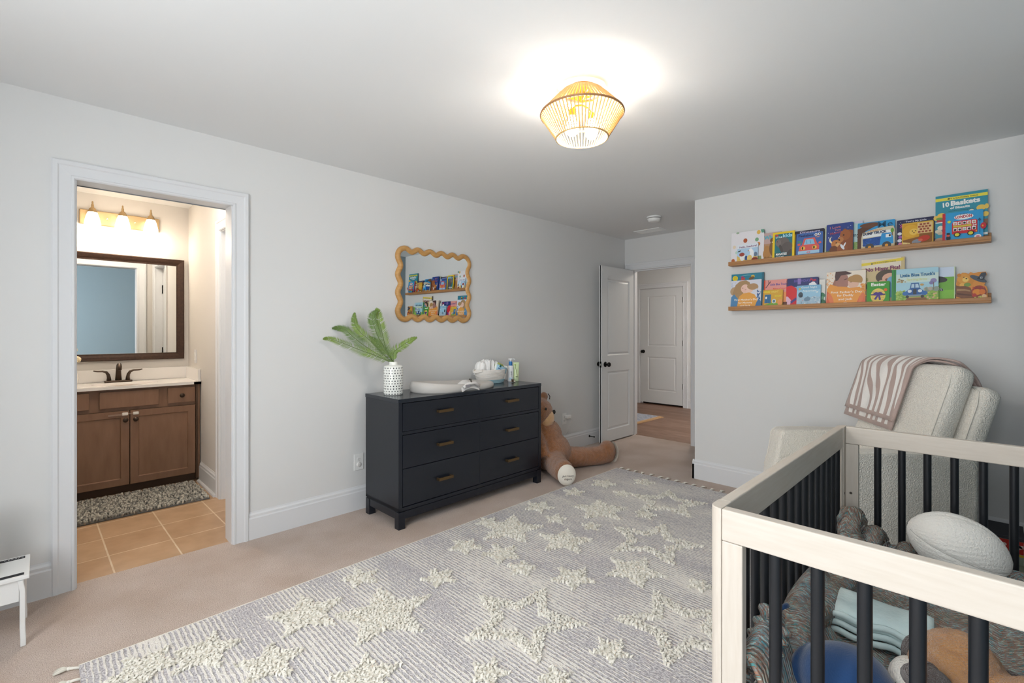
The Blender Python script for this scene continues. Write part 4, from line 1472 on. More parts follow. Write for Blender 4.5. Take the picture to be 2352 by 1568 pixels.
def knit_mat():
    m = mat('marled_knit', '#6e7f80', .95, spec=.1)
    nt = m.node_tree; N, L = nt.nodes, nt.links
    p = N['Principled BSDF']
    tc = N.new('ShaderNodeTexCoord'); sp = N.new('ShaderNodeSeparateXYZ')
    L.new(tc.outputs['UV'], sp.inputs[0])

    def mth(op, a, b=None):
        n = N.new('ShaderNodeMath'); n.operation = op
        for i, v in enumerate((a, b)):
            if v is None:
                continue
            if isinstance(v, (int, float)):
                n.inputs[i].default_value = v
            else:
                L.new(v, n.inputs[i])
        return n.outputs[0]
    x, y = sp.outputs['X'], sp.outputs['Y']
    tri = mth('ABSOLUTE', mth('SUBTRACT', mth('FRACT', mth('ADD', mth('MULTIPLY', y, 9.0), 20.0)), .5))
    s = mth('ADD', x, mth('MULTIPLY', tri, .085))
    cb = N.new('ShaderNodeCombineXYZ')
    L.new(mth('MULTIPLY', s, 170.0), cb.inputs[0]); L.new(mth('MULTIPLY', y, 52.0), cb.inputs[1])
    n1 = N.new('ShaderNodeTexNoise'); n1.inputs['Scale'].default_value = 1.0; n1.inputs['Detail'].default_value = 2
    L.new(cb.outputs[0], n1.inputs['Vector'])
    r = N.new('ShaderNodeValToRGB')
    cr_ = r.color_ramp
    stops = [(0, '#4e494c'), (.28, '#5c646c'), (.36, '#6ab0b8'), (.43, '#9a6248'), (.49, '#8b9aa0'), (.54, '#b07a60'), (.59, '#b4dcdc'), (.65, '#83949a'), (.72, '#c98f72'), (1, '#bfe0e0')]
    while len(cr_.elements) < len(stops):
        cr_.elements.new(.5)
    for e, (q, c) in zip(cr_.elements, stops):
        e.position = q; e.color = lin(c)
    L.new(n1.outputs['Fac'], r.inputs['Fac'])
    n2 = N.new('ShaderNodeTexNoise'); n2.inputs['Scale'].default_value = 9; n2.inputs['Detail'].default_value = 3
    L.new(tc.outputs['UV'], n2.inputs['Vector'])
    r2 = N.new('ShaderNodeValToRGB'); r2.color_ramp.elements[0].position = .42; r2.color_ramp.elements[1].position = .6
    r2.color_ramp.elements[0].color = lin('#e6dccf'); r2.color_ramp.elements[1].color = lin('#eef4f8')
    L.new(n2.outputs['Fac'], r2.inputs['Fac'])
    mx = N.new('ShaderNodeMix'); mx.data_type = 'RGBA'; mx.blend_type = 'MULTIPLY'; mx.inputs['Factor'].default_value = .8
    L.new(r.outputs['Color'], mx.inputs[6]); L.new(r2.outputs['Color'], mx.inputs[7])
    L.new(mx.outputs[2], p.inputs['Base Color'])
    rows = mth('SINE', mth('MULTIPLY', s, 520.0))
    b = N.new('ShaderNodeBump'); b.inputs['Strength'].default_value = .6; b.inputs['Distance'].default_value = .005
    L.new(mth('ADD', mth('MULTIPLY', rows, .35), n1.outputs['Fac']), b.inputs['Height'])
    L.new(b.outputs['Normal'], p.inputs['Normal'])
    return m


M_knit = knit_mat()


def set_uv(o, fn):
    me = o.data
    uv = me.uv_layers.new(name='UVMap')
    for l in me.loops:
        uv.data[l.index].uv = fn(l.vertex_index)


kbt = thing('knitted_blanket', 'multicoloured teal and rust knitted blanket spread over the crib mattress with a rolled edge', 'blanket', (1.79, .09, MZ))
rk = random.Random(21)
BX0, BX1, BY0, BY1 = CX0 + .034, CX1 - .034, CY0 + .04, CY1 - .036


def bl(u, v):
    x = BX0 + (BX1 - BX0) * u
    y = BY0 + (BY1 - BY0) * v
    z = MZ + .012
    amp = .115 + .035 * math.sin(5.2 * u + .8) + .02 * math.sin(17 * u)
    amp *= (1 - .45 * math.exp(-((u - .62) / .08) ** 2))
    z += amp * math.exp(-((v - .945) / .085) ** 2)
    z += .045 * math.exp(-((u - .985) / .03) ** 2) * (.4 + .6 * math.sin(9 * v + 2) ** 2)
    z += .006 * math.sin(13 * u + 5 * v) * math.sin(11 * v) + .004 * math.sin(31 * u - 22 * v)
    return Vector((x, y, z))


w = MB(); w.grid(bl, 120, 80, M_knit)
o = w.build('spread', kbt, smooth=True)
set_uv(o, lambda i: ((i // 80) / 119 * 1.33, (i % 80) / 79 * .68))
so = o.modifiers.new('thick', 'SOLIDIFY'); so.thickness = .010; so.offset = -1
# rolled edge along the spindles
P = []
for k in range(40):
    t = k / 39
    x = 1.33 + (2.19 - 1.33) * t
    b = bl((x - BX0) / (BX1 - BX0), .86)
    P.append((x, .360 + .010 * math.sin(7 * t), b.z + .022 + .008 * math.sin(14 * t) - .03 * math.exp(-((t - .5) / .12) ** 2)))
w = MB(); w.tube(P, [.050 + .006 * math.sin(20 * k / 39) for k in range(40)], M_knit, 20)
o = w.build('rolled_edge', kbt, smooth=True)
set_uv(o, lambda i: ((i // 20) / 39 * .9, (i % 20) / 20 * .3))
# bunched corner
for P, r in (([(2.26, .375, .44), (2.30, .395, .50), (2.335, .392, .535), (2.37, .385, .515), (2.385, .378, .45)], .040), ([(2.30, .33, .43), (2.36, .325, .470), (2.40, .318, .455), (2.41, .31, .42)], .036), ([(2.34, .23, .41), (2.395, .222, .432), (2.415, .215, .405)], .032)):
    C = catmull([Vector(p) for p in P], 14)
    w = MB(); w.tube(C, [r * (1 + .08 * math.sin(3 * k)) for k in range(len(C))], M_knit, 16)
    o = w.build('bunched_corner', kbt, smooth=True)
    set_uv(o, lambda i: ((i // 16) / 14 * .18, (i % 16) / 16 * .25))
# knotted tassels at the near corner
for (P) in ([(1.300, .390, .590), (1.255, .395, .560), (1.215, .402, .530), (1.180, .408, .500), (1.155, .410, .47)],
            [(1.285, .352, .560), (1.245, .356, .530), (1.205, .365, .495), (1.175, .37, .465)],
            [(1.24, .405, .52), (1.20, .412, .48), (1.165, .413, .44)]):
    C = catmull([Vector(p) for p in P], 36)
    w = MB(); w.tube(C, [.0155 + .0060 * math.sin(k * 1.05) for k in range(len(C))], M_knit, 12)
    o = w.build('braided_tassel', kbt, smooth=True)
    set_uv(o, lambda i: ((i // 12) / 36 * .2, (i % 12) / 12 * .1))

# folded muslin cloth -------------------------------------------------------------
M_mus = mat('muslin', '#d9e6e4', .9, var=(14, '#bfd6d6', .3), bump=(90, .5, .004))
MUF = frame((1.715, .215, MZ + .022), Vector((.06, -.998, 0)).normalized(), Vector((.998, .06, 0)).normalized(), (0, 0, 1))


def mus_ring(t, grow=0.0):
    """rolled, folded bundle: cross-section in (y,z) as a soft rounded rectangle with fold lips"""
    R = []
    for k in range(44):
        a = 2 * PI * k / 44
        c, s = math.cos(a), math.sin(a)
        e = 2.8
        r = (abs(c) ** e + abs(s) ** e) ** (-1 / e)
        y = .078 * c * r
        z = .036 + .034 * s * r
        y += .003 * math.sin(2 * t * PI + k * .3)
        z += .003 * math.sin(2 * a + 5 * t) + .006 * (1 - t)
        R.append((y * (1 - grow), .036 + (z - .036) * (1 - grow)))
    return R


rings = []
for (x, g) in ((-.085, .55), (-.098, .30), (-.106, .10), (-.104, 0), (-.07, 0), (-.03, 0), (.02, 0), (.06, 0), (.100, 0), (.112, .06), (.113, .25), (.102, .5)):
    t = (x + .11) / .22
    rings.append([MUF @ Vector((x, y, z)) for (y, z) in mus_ring(t, g)])
w = MB(); w.loops(rings, M_mus, cap=True); w.add(rings[0], [tuple(range(44))], M_mus)
for (y0, z0, amp) in ((-.082, .030, .010), (-.080, .052, .006), (-.088, .012, .014)):
    P = [MUF @ Vector((-.108 + .222 * k / 16, y0 - amp * math.sin(PI * k / 16 * 3) ** 2, z0 + .006 * math.sin(k * .9))) for k in range(17)]
    w.tube(P, .0085, M_mus, 8)
o = w.build('muslin_cloth', smooth=True)
tag(o, 'pale blue and white muslin cloth folded up on the knitted blanket', 'cloth')

# plush whale ----------------------------------------------------------------------
M_wh = mat('navy_fleece', '#0e3763', .95, bump=(260, .3, .003), sheen=.4)
M_whb = mat('cream_fleece', '#e5dccb', .95, bump=(200, .4, .004))
wt = thing('plush_whale', 'blue plush whale with a cream belly lying by the near end of the crib', 'plush toy', (1.33, .2, MZ + .015))
w = MB()
spine = [Vector((1.300, .180, .468)), Vector((1.312, .215, .475)), Vector((1.325, .26, .468)), Vector((1.342, .305, .450)), Vector((1.362, .345, .452)), Vector((1.388, .385, .495))]
C = catmull(spine, 22)
rad = [.055 + .030 * math.sin(PI * min(1, (i + 3) / 16)) if i < 13 else max(.018, .075 - (i - 12) * .0062) for i in range(len(C))]
w.tube(C, rad, M_wh, 22)
w.ell((1.305, .19, .470), (.072, .068, .072), M_wh, 20, 14)
w.ell((1.42, .395, .512), (.032, .014, .045), M_wh, 14, 10, rot=Euler((.3, .6, 0)).to_matrix())
w.ell((1.36, .40, .512), (.030, .014, .045), M_wh, 14, 10, rot=Euler((.3, -.7, 0)).to_matrix())
o = w.build('body', wt, smooth=True)
r_ = o.modifiers.new('remesh', 'REMESH'); r_.mode = 'VOXEL'; r_.voxel_size = .006; r_.use_smooth_shade = True
s_ = o.modifiers.new('smooth', 'SMOOTH'); s_.iterations = 5
w = MB()
P = [p + Vector((-.052, .004, -.030)) for p in C[:18]] + [C[19] + Vector((-.030, .0, -.005)), C[20] + Vector((-.018, .004, .006))]
w.tube(P, [.040] * 8 + [.034, .030, .027, .024, .021, .018, .016, .015, .014, .012, .012, .008], M_whb, 14)
w.build('belly', wt, smooth=True)
w = MB(); w.ell((1.245, .255, .432), (.05, .022, .012), M_whb, 14, 8, rot=Euler((0, .3, .5)).to_matrix()); w.build('fin', wt, smooth=True)

# plush dog --------------------------------------------------------------------------
M_dg = mat('dog_gold', '#c98d4c', 1.0, var=(30, '#ad7236', .25), bump=(190, 1.0, .010), sheen=.5, stretch=(1, 1, 4))
M_dk = mat('dog_dark', '#4a3023', 1.0, var=(30, '#35211a', .25), bump=(190, 1.0, .010), sheen=.5, stretch=(1, 1, 4))
M_dw = mat('dog_white', '#ece6dc', 1.0, bump=(190, 1.0, .010), sheen=.5)
pd = thing('plush_dog', 'golden and dark brown plush dog with a white muzzle lying in the crib', 'plush toy', (1.42, .04, MZ + .015))
w = MB()
w.ell((1.425, .045, 0.507), (.105, .090, .115), M_dg, 24, 16)
w.ell((1.36, -.10, 0.497), (.12, .13, .11), M_dg, 24, 16)
o = w.build('body', pd, smooth=True)
r_ = o.modifiers.new('remesh', 'REMESH'); r_.mode = 'VOXEL'; r_.voxel_size = .006; r_.use_smooth_shade = True
s_ = o.modifiers.new('smooth', 'SMOOTH'); s_.iterations = 6
tx2 = bpy.data.textures.new('dog_fur', 'CLOUDS'); tx2.noise_scale = .012
d_ = o.modifiers.new('fur', 'DISPLACE'); d_.texture = tx2; d_.strength = .006; d_.texture_coords = 'GLOBAL'
w = MB(); w.ell((1.395, .125, 0.492), (.060, .040, .050), M_dw, 18, 12); w.build('muzzle', pd, smooth=True)
w = MB(); w.ell((1.345, .145, 0.494), (.014, .012, .012), M_nose, 12, 8); w.build('nose', pd, smooth=True)
w = MB(); w.ell((1.350, .060, 0.542), (.040, .060, .022), M_dk, 18, 10, rot=Euler((.25, -.75, .2)).to_matrix()); w.build('ear', pd, smooth=True)
w = MB(); w.ell(pt(2128, 1562, .985), (.034, .045, .030), M_dk, 16, 10, rot=Euler((.2, .3, .6)).to_matrix()); w.build('face_patch', pd, smooth=True)
w = MB(); w.ell((1.475, .115, 0.517), (.028, .034, .045), M_dk, 16, 10, rot=Euler((0, .4, .3)).to_matrix()); w.build('ear', pd, smooth=True)
w = MB(); w.tube([(1.47, -.02, .54), (1.50, -.075, .515), (1.50, -.13, .46)], [.020, .026, .018], M_dk, 12); w.build('collar_patch', pd, smooth=True)

# football pillow -----------------------------------------------------------------------
fb = thing('football_pillow', 'white fleece football shaped pillow leaning against the far end of the crib', 'pillow', (2.28, .07, .42))
M_fl = mat('white_fleece', '#e7e4dd', 1.0, bump=(150, .8, .006), sheen=.4)
axis = Vector((.12, -.93, -.30)).normalized()
xn = Vector((-.9, -.05, .42)); xn = (xn - axis * xn.dot(axis)).normalized()
FF = frame((2.285, .076, .532), xn, axis.cross(xn), axis)


def fbf(u, v):
    t = -1 + 2 * (.002 + .996 * v)
    r = .104 * (max(0, 1 - abs(t) ** 2.15)) ** .62
    a = 2 * PI * u
    g = 0
    for k in range(4):
        dd = (a - (.55 + k * PI / 2) + PI) % (2 * PI) - PI
        g += math.exp(-(dd / .045) ** 2)
    r *= 1 - .055 * g
    r += .0015 * math.sin(37 * a + 21 * t)
    return Vector((r * math.cos(a), r * math.sin(a), .142 * t))


w = MB(FF); w.grid(fbf, 120, 48, M_fl, cu=True)
w.build('cover', fb, smooth=True)
w = MB(FF)
for k in range(2):
    a = .55 + k * PI / 2
    P = []
    for j in range(24):
        t = -.93 + 1.86 * j / 23
        r = .104 * (1 - abs(t) ** 2.15) ** .62 * .957
        P.append((r * math.cos(a), r * math.sin(a), .142 * t))
    w.tube(P, .0016, mat('fleece_seam', '#b9b6b0', 1.0), 6)
w.build('seam', fb)
# ================================================================ GLIDER ARMCHAIR
M_bou = mat('boucle', '#efeae0', 1.0, bump=(150, .55, .008, 'voronoi'), var=(120, '#dcd6ca', .35), spec=.15, sheen=.3)
M_welt = mat('boucle_welt', '#e2ddd2', 1.0, spec=.1)
CH = math.radians(135.5)
bdir = Vector((-math.cos(CH), -math.sin(CH), 0))           # towards the back of the chair
wdir = Vector((math.sin(CH), -math.cos(CH), 0))            # towards its far side
CF = frame((3.135, .805, .013), bdir, wdir, (0, 0, 1))
ac = thing('armchair', 'cream boucle glider armchair behind the crib with a zebra blanket on its back', 'armchair', CF @ Vector((.42, 0, 0)), math.atan2(bdir.y, bdir.x))


def rbox(mb, x0, x1, y0, y1, z0, z1, r, m, X=None, n=5):
    """rounded block: superellipsoid-like shell"""
    cx, cy, cz = (x0 + x1) / 2, (y0 + y1) / 2, (z0 + z1) / 2
    hx, hy, hz = (x1 - x0) / 2, (y1 - y0) / 2, (z1 - z0) / 2
    mb_ = bmesh.new()
    bmesh.ops.create_cube(mb_, size=2)
    for v in mb_.verts:
        v.co = Vector((v.co.x * hx, v.co.y * hy, v.co.z * hz))
    bmesh.ops.bevel(mb_, geom=mb_.edges[:], offset=r, segments=n, profile=.5, affect='EDGES', clamp_overlap=True)
    vs = [v.co + Vector((cx, cy, cz)) for v in mb_.verts]
    mb_.verts.index_update()
    fs = [[v.index for v in f.verts] for f in mb_.faces]
    mb_.free()
    mb.add(vs, fs, m, X)


w = MB(CF); w.lathe([(.24, .0), (.245, .01), (.245, .03), (.08, .04), (.08, .10)], mat('swivel_black', '#1a1a1c', .4, .5), 40, c=(.40, 0, 0)); w.build('swivel_base', ac, auto=40)
w = MB(CF); rbox(w, .07, .70, -.245, .245, .09, .36, .02, M_bou); w.build('seat_frame', ac, auto=40)
w = MB(CF); rbox(w, .03, .60, -.232, .232, .355, .485, .045, M_bou); w.build('seat_cushion', ac, auto=50)


def arm_poly():
    P = [(.045, .05), (.018, .20), (.004, .34), (.010, .40), (.032, .47), (.050, .56)]
    for k in range(7):
        a = PI - PI / 2 * k / 6
        P.append((.105 + .052 * math.cos(a), .595 + .052 * math.sin(a)))
    P += [(.30, .648), (.52, .640), (.62, .628)]
    for k in range(6):
        a = PI / 2 - PI / 2 * k / 5 * .9
        P.append((.665 + .085 * math.cos(a) * 1.0, .545 + .082 * math.sin(a)))
    P += [(.752, .40), (.742, .20), (.72, .05)]
    return P


AP = arm_poly()
acx = sum(p[0] for p in AP) / len(AP); acz = sum(p[1] for p in AP) / len(AP)
for sg in (-1, 1):
    L_ = []
    for (s, shr) in ((.355, .030), (.352, .012), (.342, .003), (.325, 0), (.262, 0), (.245, .003), (.235, .012), (.232, .030)):
        L_.append([(acx + (p[0] - acx) * (1 - shr * 2.2), sg * s, acz + (p[1] - acz) * (1 - shr * 2.2)) for p in AP])
    w = MB(CF); w.loops(L_, M_bou, cap=True); w.add(L_[0], [tuple(range(len(AP)))], M_bou)
    a = w.build('arm', ac, auto=50)
    w = MB(CF)
    w.tube([(acx + (p[0] - acx) * .98, sg * .350, acz + (p[1] - acz) * .98) for p in AP[3:-3]], .0035, M_welt, 6)
    w.build('welt', a, smooth=True)
# back shell and cushion, reclined
REC = math.radians(20)
BFr = CF @ Matrix.Translation((.60, 0, .36)) @ Matrix.Rotation(REC, 4, 'Y')
w = MB(BFr); rbox(w, -.02, .095, -.335, .335, -.20, .665, .045, M_bou); sh = w.build('back_shell', ac, auto=50)
w = MB(BFr); w.tube([(-.018, -.318, -.15), (-.020, -.316, .56), (-.019, -.30, .628), (-.018, -.26, .648)], .0035, M_welt, 6); w.build('welt', sh, smooth=True)
w = MB(BFr); rbox(w, -.150, -.021, -.285, .285, .02, .735, .05, M_bou); bc = w.build('back_cushion', ac, auto=50)
w = MB(BFr); w.tube([(-.142, -.262, .05), (-.146, -.262, .62), (-.144, -.25, .690), (-.138, -.215, .714)], .0035, M_welt, 6); w.build('welt', bc, smooth=True)


# zebra blanket over the back
def zebra_mat():
    m = mat('zebra_knit', '#e9e3dc', .95, spec=.1, sheen=.3)
    nt = m.node_tree; N, L = nt.nodes, nt.links
    p = N['Principled BSDF']
    tc = N.new('ShaderNodeTexCoord'); mp = N.new('ShaderNodeMapping')
    mp.inputs['Rotation'].default_value = (0, 0, math.radians(27))
    mp.inputs['Scale'].default_value = (1.0, .42, 1)
    L.new(tc.outputs['UV'], mp.inputs['Vector'])
    wv_ = N.new('ShaderNodeTexWave'); wv_.wave_type = 'BANDS'; wv_.bands_direction = 'X'
    wv_.inputs['Scale'].default_value = 6.4; wv_.inputs['Distortion'].default_value = 9.0; wv_.inputs['Detail'].default_value = 1.0
    wv_.inputs['Detail Scale'].default_value = .9; wv_.inputs['Detail Roughness'].default_value = .5
    L.new(mp.outputs['Vector'], wv_.inputs['Vector'])
    r = N.new('ShaderNodeValToRGB'); r.color_ramp.elements[0].position = .42; r.color_ramp.elements[1].position = .50
    r.color_ramp.elements[0].color = lin('#b9a49c'); r.color_ramp.elements[1].color = lin('#efebe6')
    L.new(wv_.outputs['Fac'], r.inputs['Fac'])
    sp = N.new('ShaderNodeSeparateXYZ'); L.new(tc.outputs['UV'], sp.inputs[0])

    def lt(sock, v, op):
        n = N.new('ShaderNodeMath'); n.operation = op; L.new(sock, n.inputs[0]); n.inputs[1].default_value = v
        return n.outputs[0]
    mxm = None
    for s in (lt(sp.outputs['X'], .018, 'LESS_THAN'), lt(sp.outputs['X'], .405, 'GREATER_THAN'), lt(sp.outputs['Y'], .025, 'LESS_THAN')):
        if mxm is None:
            mxm = s
        else:
            n = N.new('ShaderNodeMath'); n.operation = 'MAXIMUM'; L.new(mxm, n.inputs[0]); L.new(s, n.inputs[1]); mxm = n.outputs[0]
    mx = N.new('ShaderNodeMix'); mx.data_type = 'RGBA'; mx.inputs[7].default_value = lin('#bda79f')
    L.new(mxm, mx.inputs['Factor']); L.new(r.outputs['Color'], mx.inputs[6])
    L.new(mx.outputs[2], p.inputs['Base Color'])
    nz = N.new('ShaderNodeTexNoise'); nz.inputs['Scale'].default_value = 260; L.new(tc.outputs['UV'], nz.inputs['Vector'])
    b = N.new('ShaderNodeBump'); b.inputs['Strength'].default_value = .5; b.inputs['Distance'].default_value = .004
    L.new(nz.outputs['Fac'], b.inputs['Height']); L.new(b.outputs['Normal'], p.inputs['Normal'])
    return m


M_zeb = zebra_mat()
zb = thing('zebra_blanket', 'taupe and white zebra striped blanket folded over the back of the armchair', 'blanket', BFr @ Vector((-.08, .12, .74)), 0)


def zpath(front_drop, off, back_drop):
    P = [Vector((-.156 - off - .006, 0, .735 - front_drop)), Vector((-.160 - off, 0, .60)), Vector((-.155 - off, 0, .69)), Vector((-.130 - off * .6, 0, .738 + off * .7)), Vector((-.085, 0, .752 + off)), Vector((-.03, 0, .748 + off)), Vector((.02, 0, .728 + off)), Vector((.07, 0, .700 + off)), Vector((.105 + off, 0, .66)), Vector((.110 + off, 0, .66 - back_drop))]
    return catmull(P, 44)


def zebra(name, fd, off, bd, s0, s1, skew):
    C = zpath(fd, off, bd)
    n = len(C)
    d = [0]
    for i in range(1, n):
        d.append(d[-1] + (C[i] - C[i - 1]).length)
    K = 30
    w = MB(BFr)

    def fn(u, v):
        i = int(round(v * (n - 1)))
        c = C[i]
        s = s0 + (s1 - s0) * u - .125 * min(1, max(0, (v - .22) / .30))
        rip = .004 * math.sin(9 * u * PI + 4 * v) * (1 - v)
        drop = skew * (u) * max(0, 1 - v * 3.0)
        return Vector((c.x - rip - .004, s + .010 * math.sin(3 * v), c.z + drop))
    w.grid(fn, K, n, M_zeb)
    o = w.build(name, zb, smooth=True)
    set_uv(o, lambda i: ((i // n) / (K - 1) * .42, d[i % n]))
    so = o.modifiers.new('thick', 'SOLIDIFY'); so.thickness = .010; so.offset = 0
    return o


zebra('upper_fold', .385, .022, .05, -.060, .345, .03)
zebra('under_fold', .435, .006, .09, -.045, .352, .03)

# storage box and play mat by the wall ------------------------------------------------
sb = thing('storage_box', 'low dark grey lidded storage box with red printed front against the wall', 'storage box', (3.93, -.07, 0))
M_sb = mat('box_charcoal', '#47474d', .85)
MB().box(3.80, 4.055, -.150, .005, .135, .152, M_sb).build('lid', sb, bevel=.004)
w = MB().box(3.808, 4.05, -.148, .002, .0003, .135, mat('box_sage', '#a9b3a2', .8)); 
Fb = frame((3.8078, .002, 0), (0, -1, 0), (0, 0, 1), (-1, 0, 0))
w.prism([(0.02, .075), (.149, .062), (.149, .132), (.004, .132)], .0002, .0006, ink('#cf2f24'), X=Fb)
w.prism([(.05, .055), (.149, .048), (.149, .060), (.05, .066)], .0003, .0008, ink('#e8c52f'), X=Fb)
for (cx, cz, r) in ((.045, .100, .018), (.063, .104, .014), (.118, .100, .018), (.134, .104, .013)):
    w.prism([(cx + r * math.cos(a), cz + r * .7 * math.sin(a)) for a in [2 * PI * k / 18 for k in range(18)]], .0006, .001, ink('#f3d9d2'), X=Fb)
w.build('body', sb)
pm = thing('play_mat', 'sage green play mat with blue and tan shapes on the floor beside the armchair', 'mat', (3.55, -.09, 0))
w = MB().box(3.28, 3.79, -.15, -.03, .0003, .010, mat('mat_sage', '#a7b09c', .85))
w.prism([(3.60, -.15), (3.68, -.15), (3.67, -.075), (3.61, -.072)], .010, .0106, ink('#2f86b0'))
w.prism([(3.50, -.15), (3.598, -.15), (3.60, -.07), (3.52, -.07)], .010, .0106, ink('#c9a27c'))
w.build('mat_surface', pm)
# ================================================================ STAR RUG
RX0_, RX1_, RY0_, RY1_ = .105, 3.835, .015, 2.452
rg = thing('star_rug', 'large grey and cream rug with shaggy raised stars and tassels on the carpet', 'rug', ((RX0_ + RX1_) / 2, (RY0_ + RY1_) / 2, 0))


def rug_mat():
    m = mat('rug_weave', '#c6c3c6', 1.0, spec=.05)
    nt = m.node_tree; N, L = nt.nodes, nt.links
    p = N['Principled BSDF']
    tc = N.new('ShaderNodeTexCoord')

    def noise(scale, det, rough=.5):
        mp = N.new('ShaderNodeMapping'); mp.inputs['Scale'].default_value = scale
        L.new(tc.outputs['Object'], mp.inputs['Vector'])
        n = N.new('ShaderNodeTexNoise'); n.inputs['Scale'].default_value = 1; n.inputs['Detail'].default_value = det
        n.inputs['Roughness'].default_value = rough
        L.new(mp.outputs['Vector'], n.inputs['Vector'])
        return n.outputs['Fac']

    def ramp(f, a, b, ca=(0, 0, 0, 1), cb=(1, 1, 1, 1)):
        r = N.new('ShaderNodeValToRGB'); r.color_ramp.elements[0].position = a; r.color_ramp.elements[1].position = b
        r.color_ramp.elements[0].color = ca; r.color_ramp.elements[1].color = cb
        L.new(f, r.inputs['Fac'])
        return r.outputs['Color']

    def mth(op, a, b):
        n = N.new('ShaderNodeMath'); n.operation = op
        for i, v in enumerate((a, b)):
            if isinstance(v, (int, float)):
                n.inputs[i].default_value = v
            else:
                L.new(v, n.inputs[i])
        return n.outputs[0]
    knots = noise((150, 90, 1), 2, .6)
    sx = N.new('ShaderNodeSeparateXYZ'); L.new(tc.outputs['Object'], sx.inputs[0])
    wob = noise((4, 14, 1), 2)
    st_ = mth('SINE', mth('ADD', mth('MULTIPLY', sx.outputs['X'], 2 * PI / .0185), mth('MULTIPLY', wob, 3.0)), 0)
    bands = noise((4.2, 1.1, 1), 3, .55)
    dash = noise((60, 30, 1), 2, .5)
    thr = mth('ADD', mth('MULTIPLY', mth('SUBTRACT', bands, .5), 7.0), mth('MULTIPLY', mth('SUBTRACT', dash, .5), 4.0))
    mask = ramp(mth('ADD', mth('MULTIPLY', st_, .5), mth('ADD', mth('MULTIPLY', thr, .5), .42)), .30, .75)
    fine = ramp(knots, .34, .66, lin('#9f9ba0'), lin('#dcd8d9'))
    mx = N.new('ShaderNodeMix'); mx.data_type = 'RGBA'
    L.new(mask, mx.inputs['Factor']); L.new(fine, mx.inputs[6]); mx.inputs[7].default_value = lin('#e9e4dd')
    L.new(mx.outputs[2], p.inputs['Base Color'])
    b = N.new('ShaderNodeBump'); b.inputs['Strength'].default_value = .9; b.inputs['Distance'].default_value = .006
    L.new(mth('ADD', knots, mth('MULTIPLY', mask, .35)), b.inputs['Height']); L.new(b.outputs['Normal'], p.inputs['Normal'])
    return m


M_rug = rug_mat()
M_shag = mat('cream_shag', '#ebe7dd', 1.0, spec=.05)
M_shag2 = mat('cream_shag_darker', '#ddd8cc', 1.0, spec=.05)  # second, slightly darker cream mixed into the pile and tassels
MB().box(RX0_, RX1_, RY0_, RY1_, .0003, .011, M_rug).build('woven_base', rg, bevel=.003)
for y_ in (RY1_ + .002, RY0_ - .002):
    MB().tube([(RX0_, y_, .006), (RX1_, y_, .006)], .005, M_shag, 8).build('bound_edge', rg)


def floor_pt(u, v):
    d = FW + RT * ((u - 1176) / 1088.19) + Vector((0, 0, (762.17 - v) / 1088.19))
    t = (.012 - CAMP.z) / d.z
    return CAMP + d * t


# star: centre and one tip (both read off the photograph, then laid on the floor), kind
STARS = [((884, 1412), (986, 1371), 0), ((703, 1412), (787, 1376), 0), ((828, 1328), (868, 1310), 0), ((619, 1524), (700, 1490), 0), ((1009, 1328), (1042, 1310), 0), ((1200, 1425), (1343, 1435), 1),
         ((838, 1560), (842, 1503), 0), ((1121, 1548), (1140, 1515), 0), ((1170, 1215), (1246, 1210), 0), ((1068, 1256), (1090, 1240), 0), ((1154, 1272), (1190, 1256), 0), ((1297, 1244), (1361, 1241), 0),
         ((1198, 1307), (1236, 1304), 0), ((1238, 1165), (1276, 1168), 0), ((1277, 1193), (1304, 1192), 0), ((1379, 1172), (1440, 1167), 0), ((1318, 1131), (1346, 1130), 0), ((1386, 1111), (1420, 1114), 0),
         ((1430, 1134), (1452, 1134), 0), ((1478, 1108), (1506, 1110), 0), ((1532, 1155), (1621, 1157), 1), ((1483, 1182), (1512, 1184), 0), ((1358, 1210), (1384, 1208), 0), ((1500, 1245), (1616, 1256), 1),
         ((1316, 1328), (1372, 1340), 0), ((1456, 1312), (1534, 1325), 0), ((1562, 1440), (1412, 1422), 1), ((1404, 1496), (1452, 1512), 0), ((1606, 1345), (1640, 1352), 0), ((1277, 1562), (1266, 1536), 0),
         ((470, 1500), (560, 1470), 0), ((330, 1535), (420, 1520), 0), ((250, 1600), (330, 1560), 0), ((1120, 1200), (1140, 1190), 0), ((1000, 1640), (1080, 1610), 0), ((560, 1640), (640, 1600), 0)]
rs = random.Random(31)


def star_poly(c, R, a0, inner=.47):
    return [Vector((c.x + (R if k % 2 == 0 else R * inner) * math.cos(a0 + PI * k / 5), c.y + (R if k % 2 == 0 else R * inner) * math.sin(a0 + PI * k / 5))) for k in range(10)]


def inside(p, poly):
    r = False
    j = len(poly) - 1
    for i in range(len(poly)):
        a, b = poly[i], poly[j]
        if (a.y > p[1]) != (b.y > p[1]) and p[0] < (b.x - a.x) * (p[1] - a.y) / (b.y - a.y) + a.x:
            r = not r
        j = i
    return r


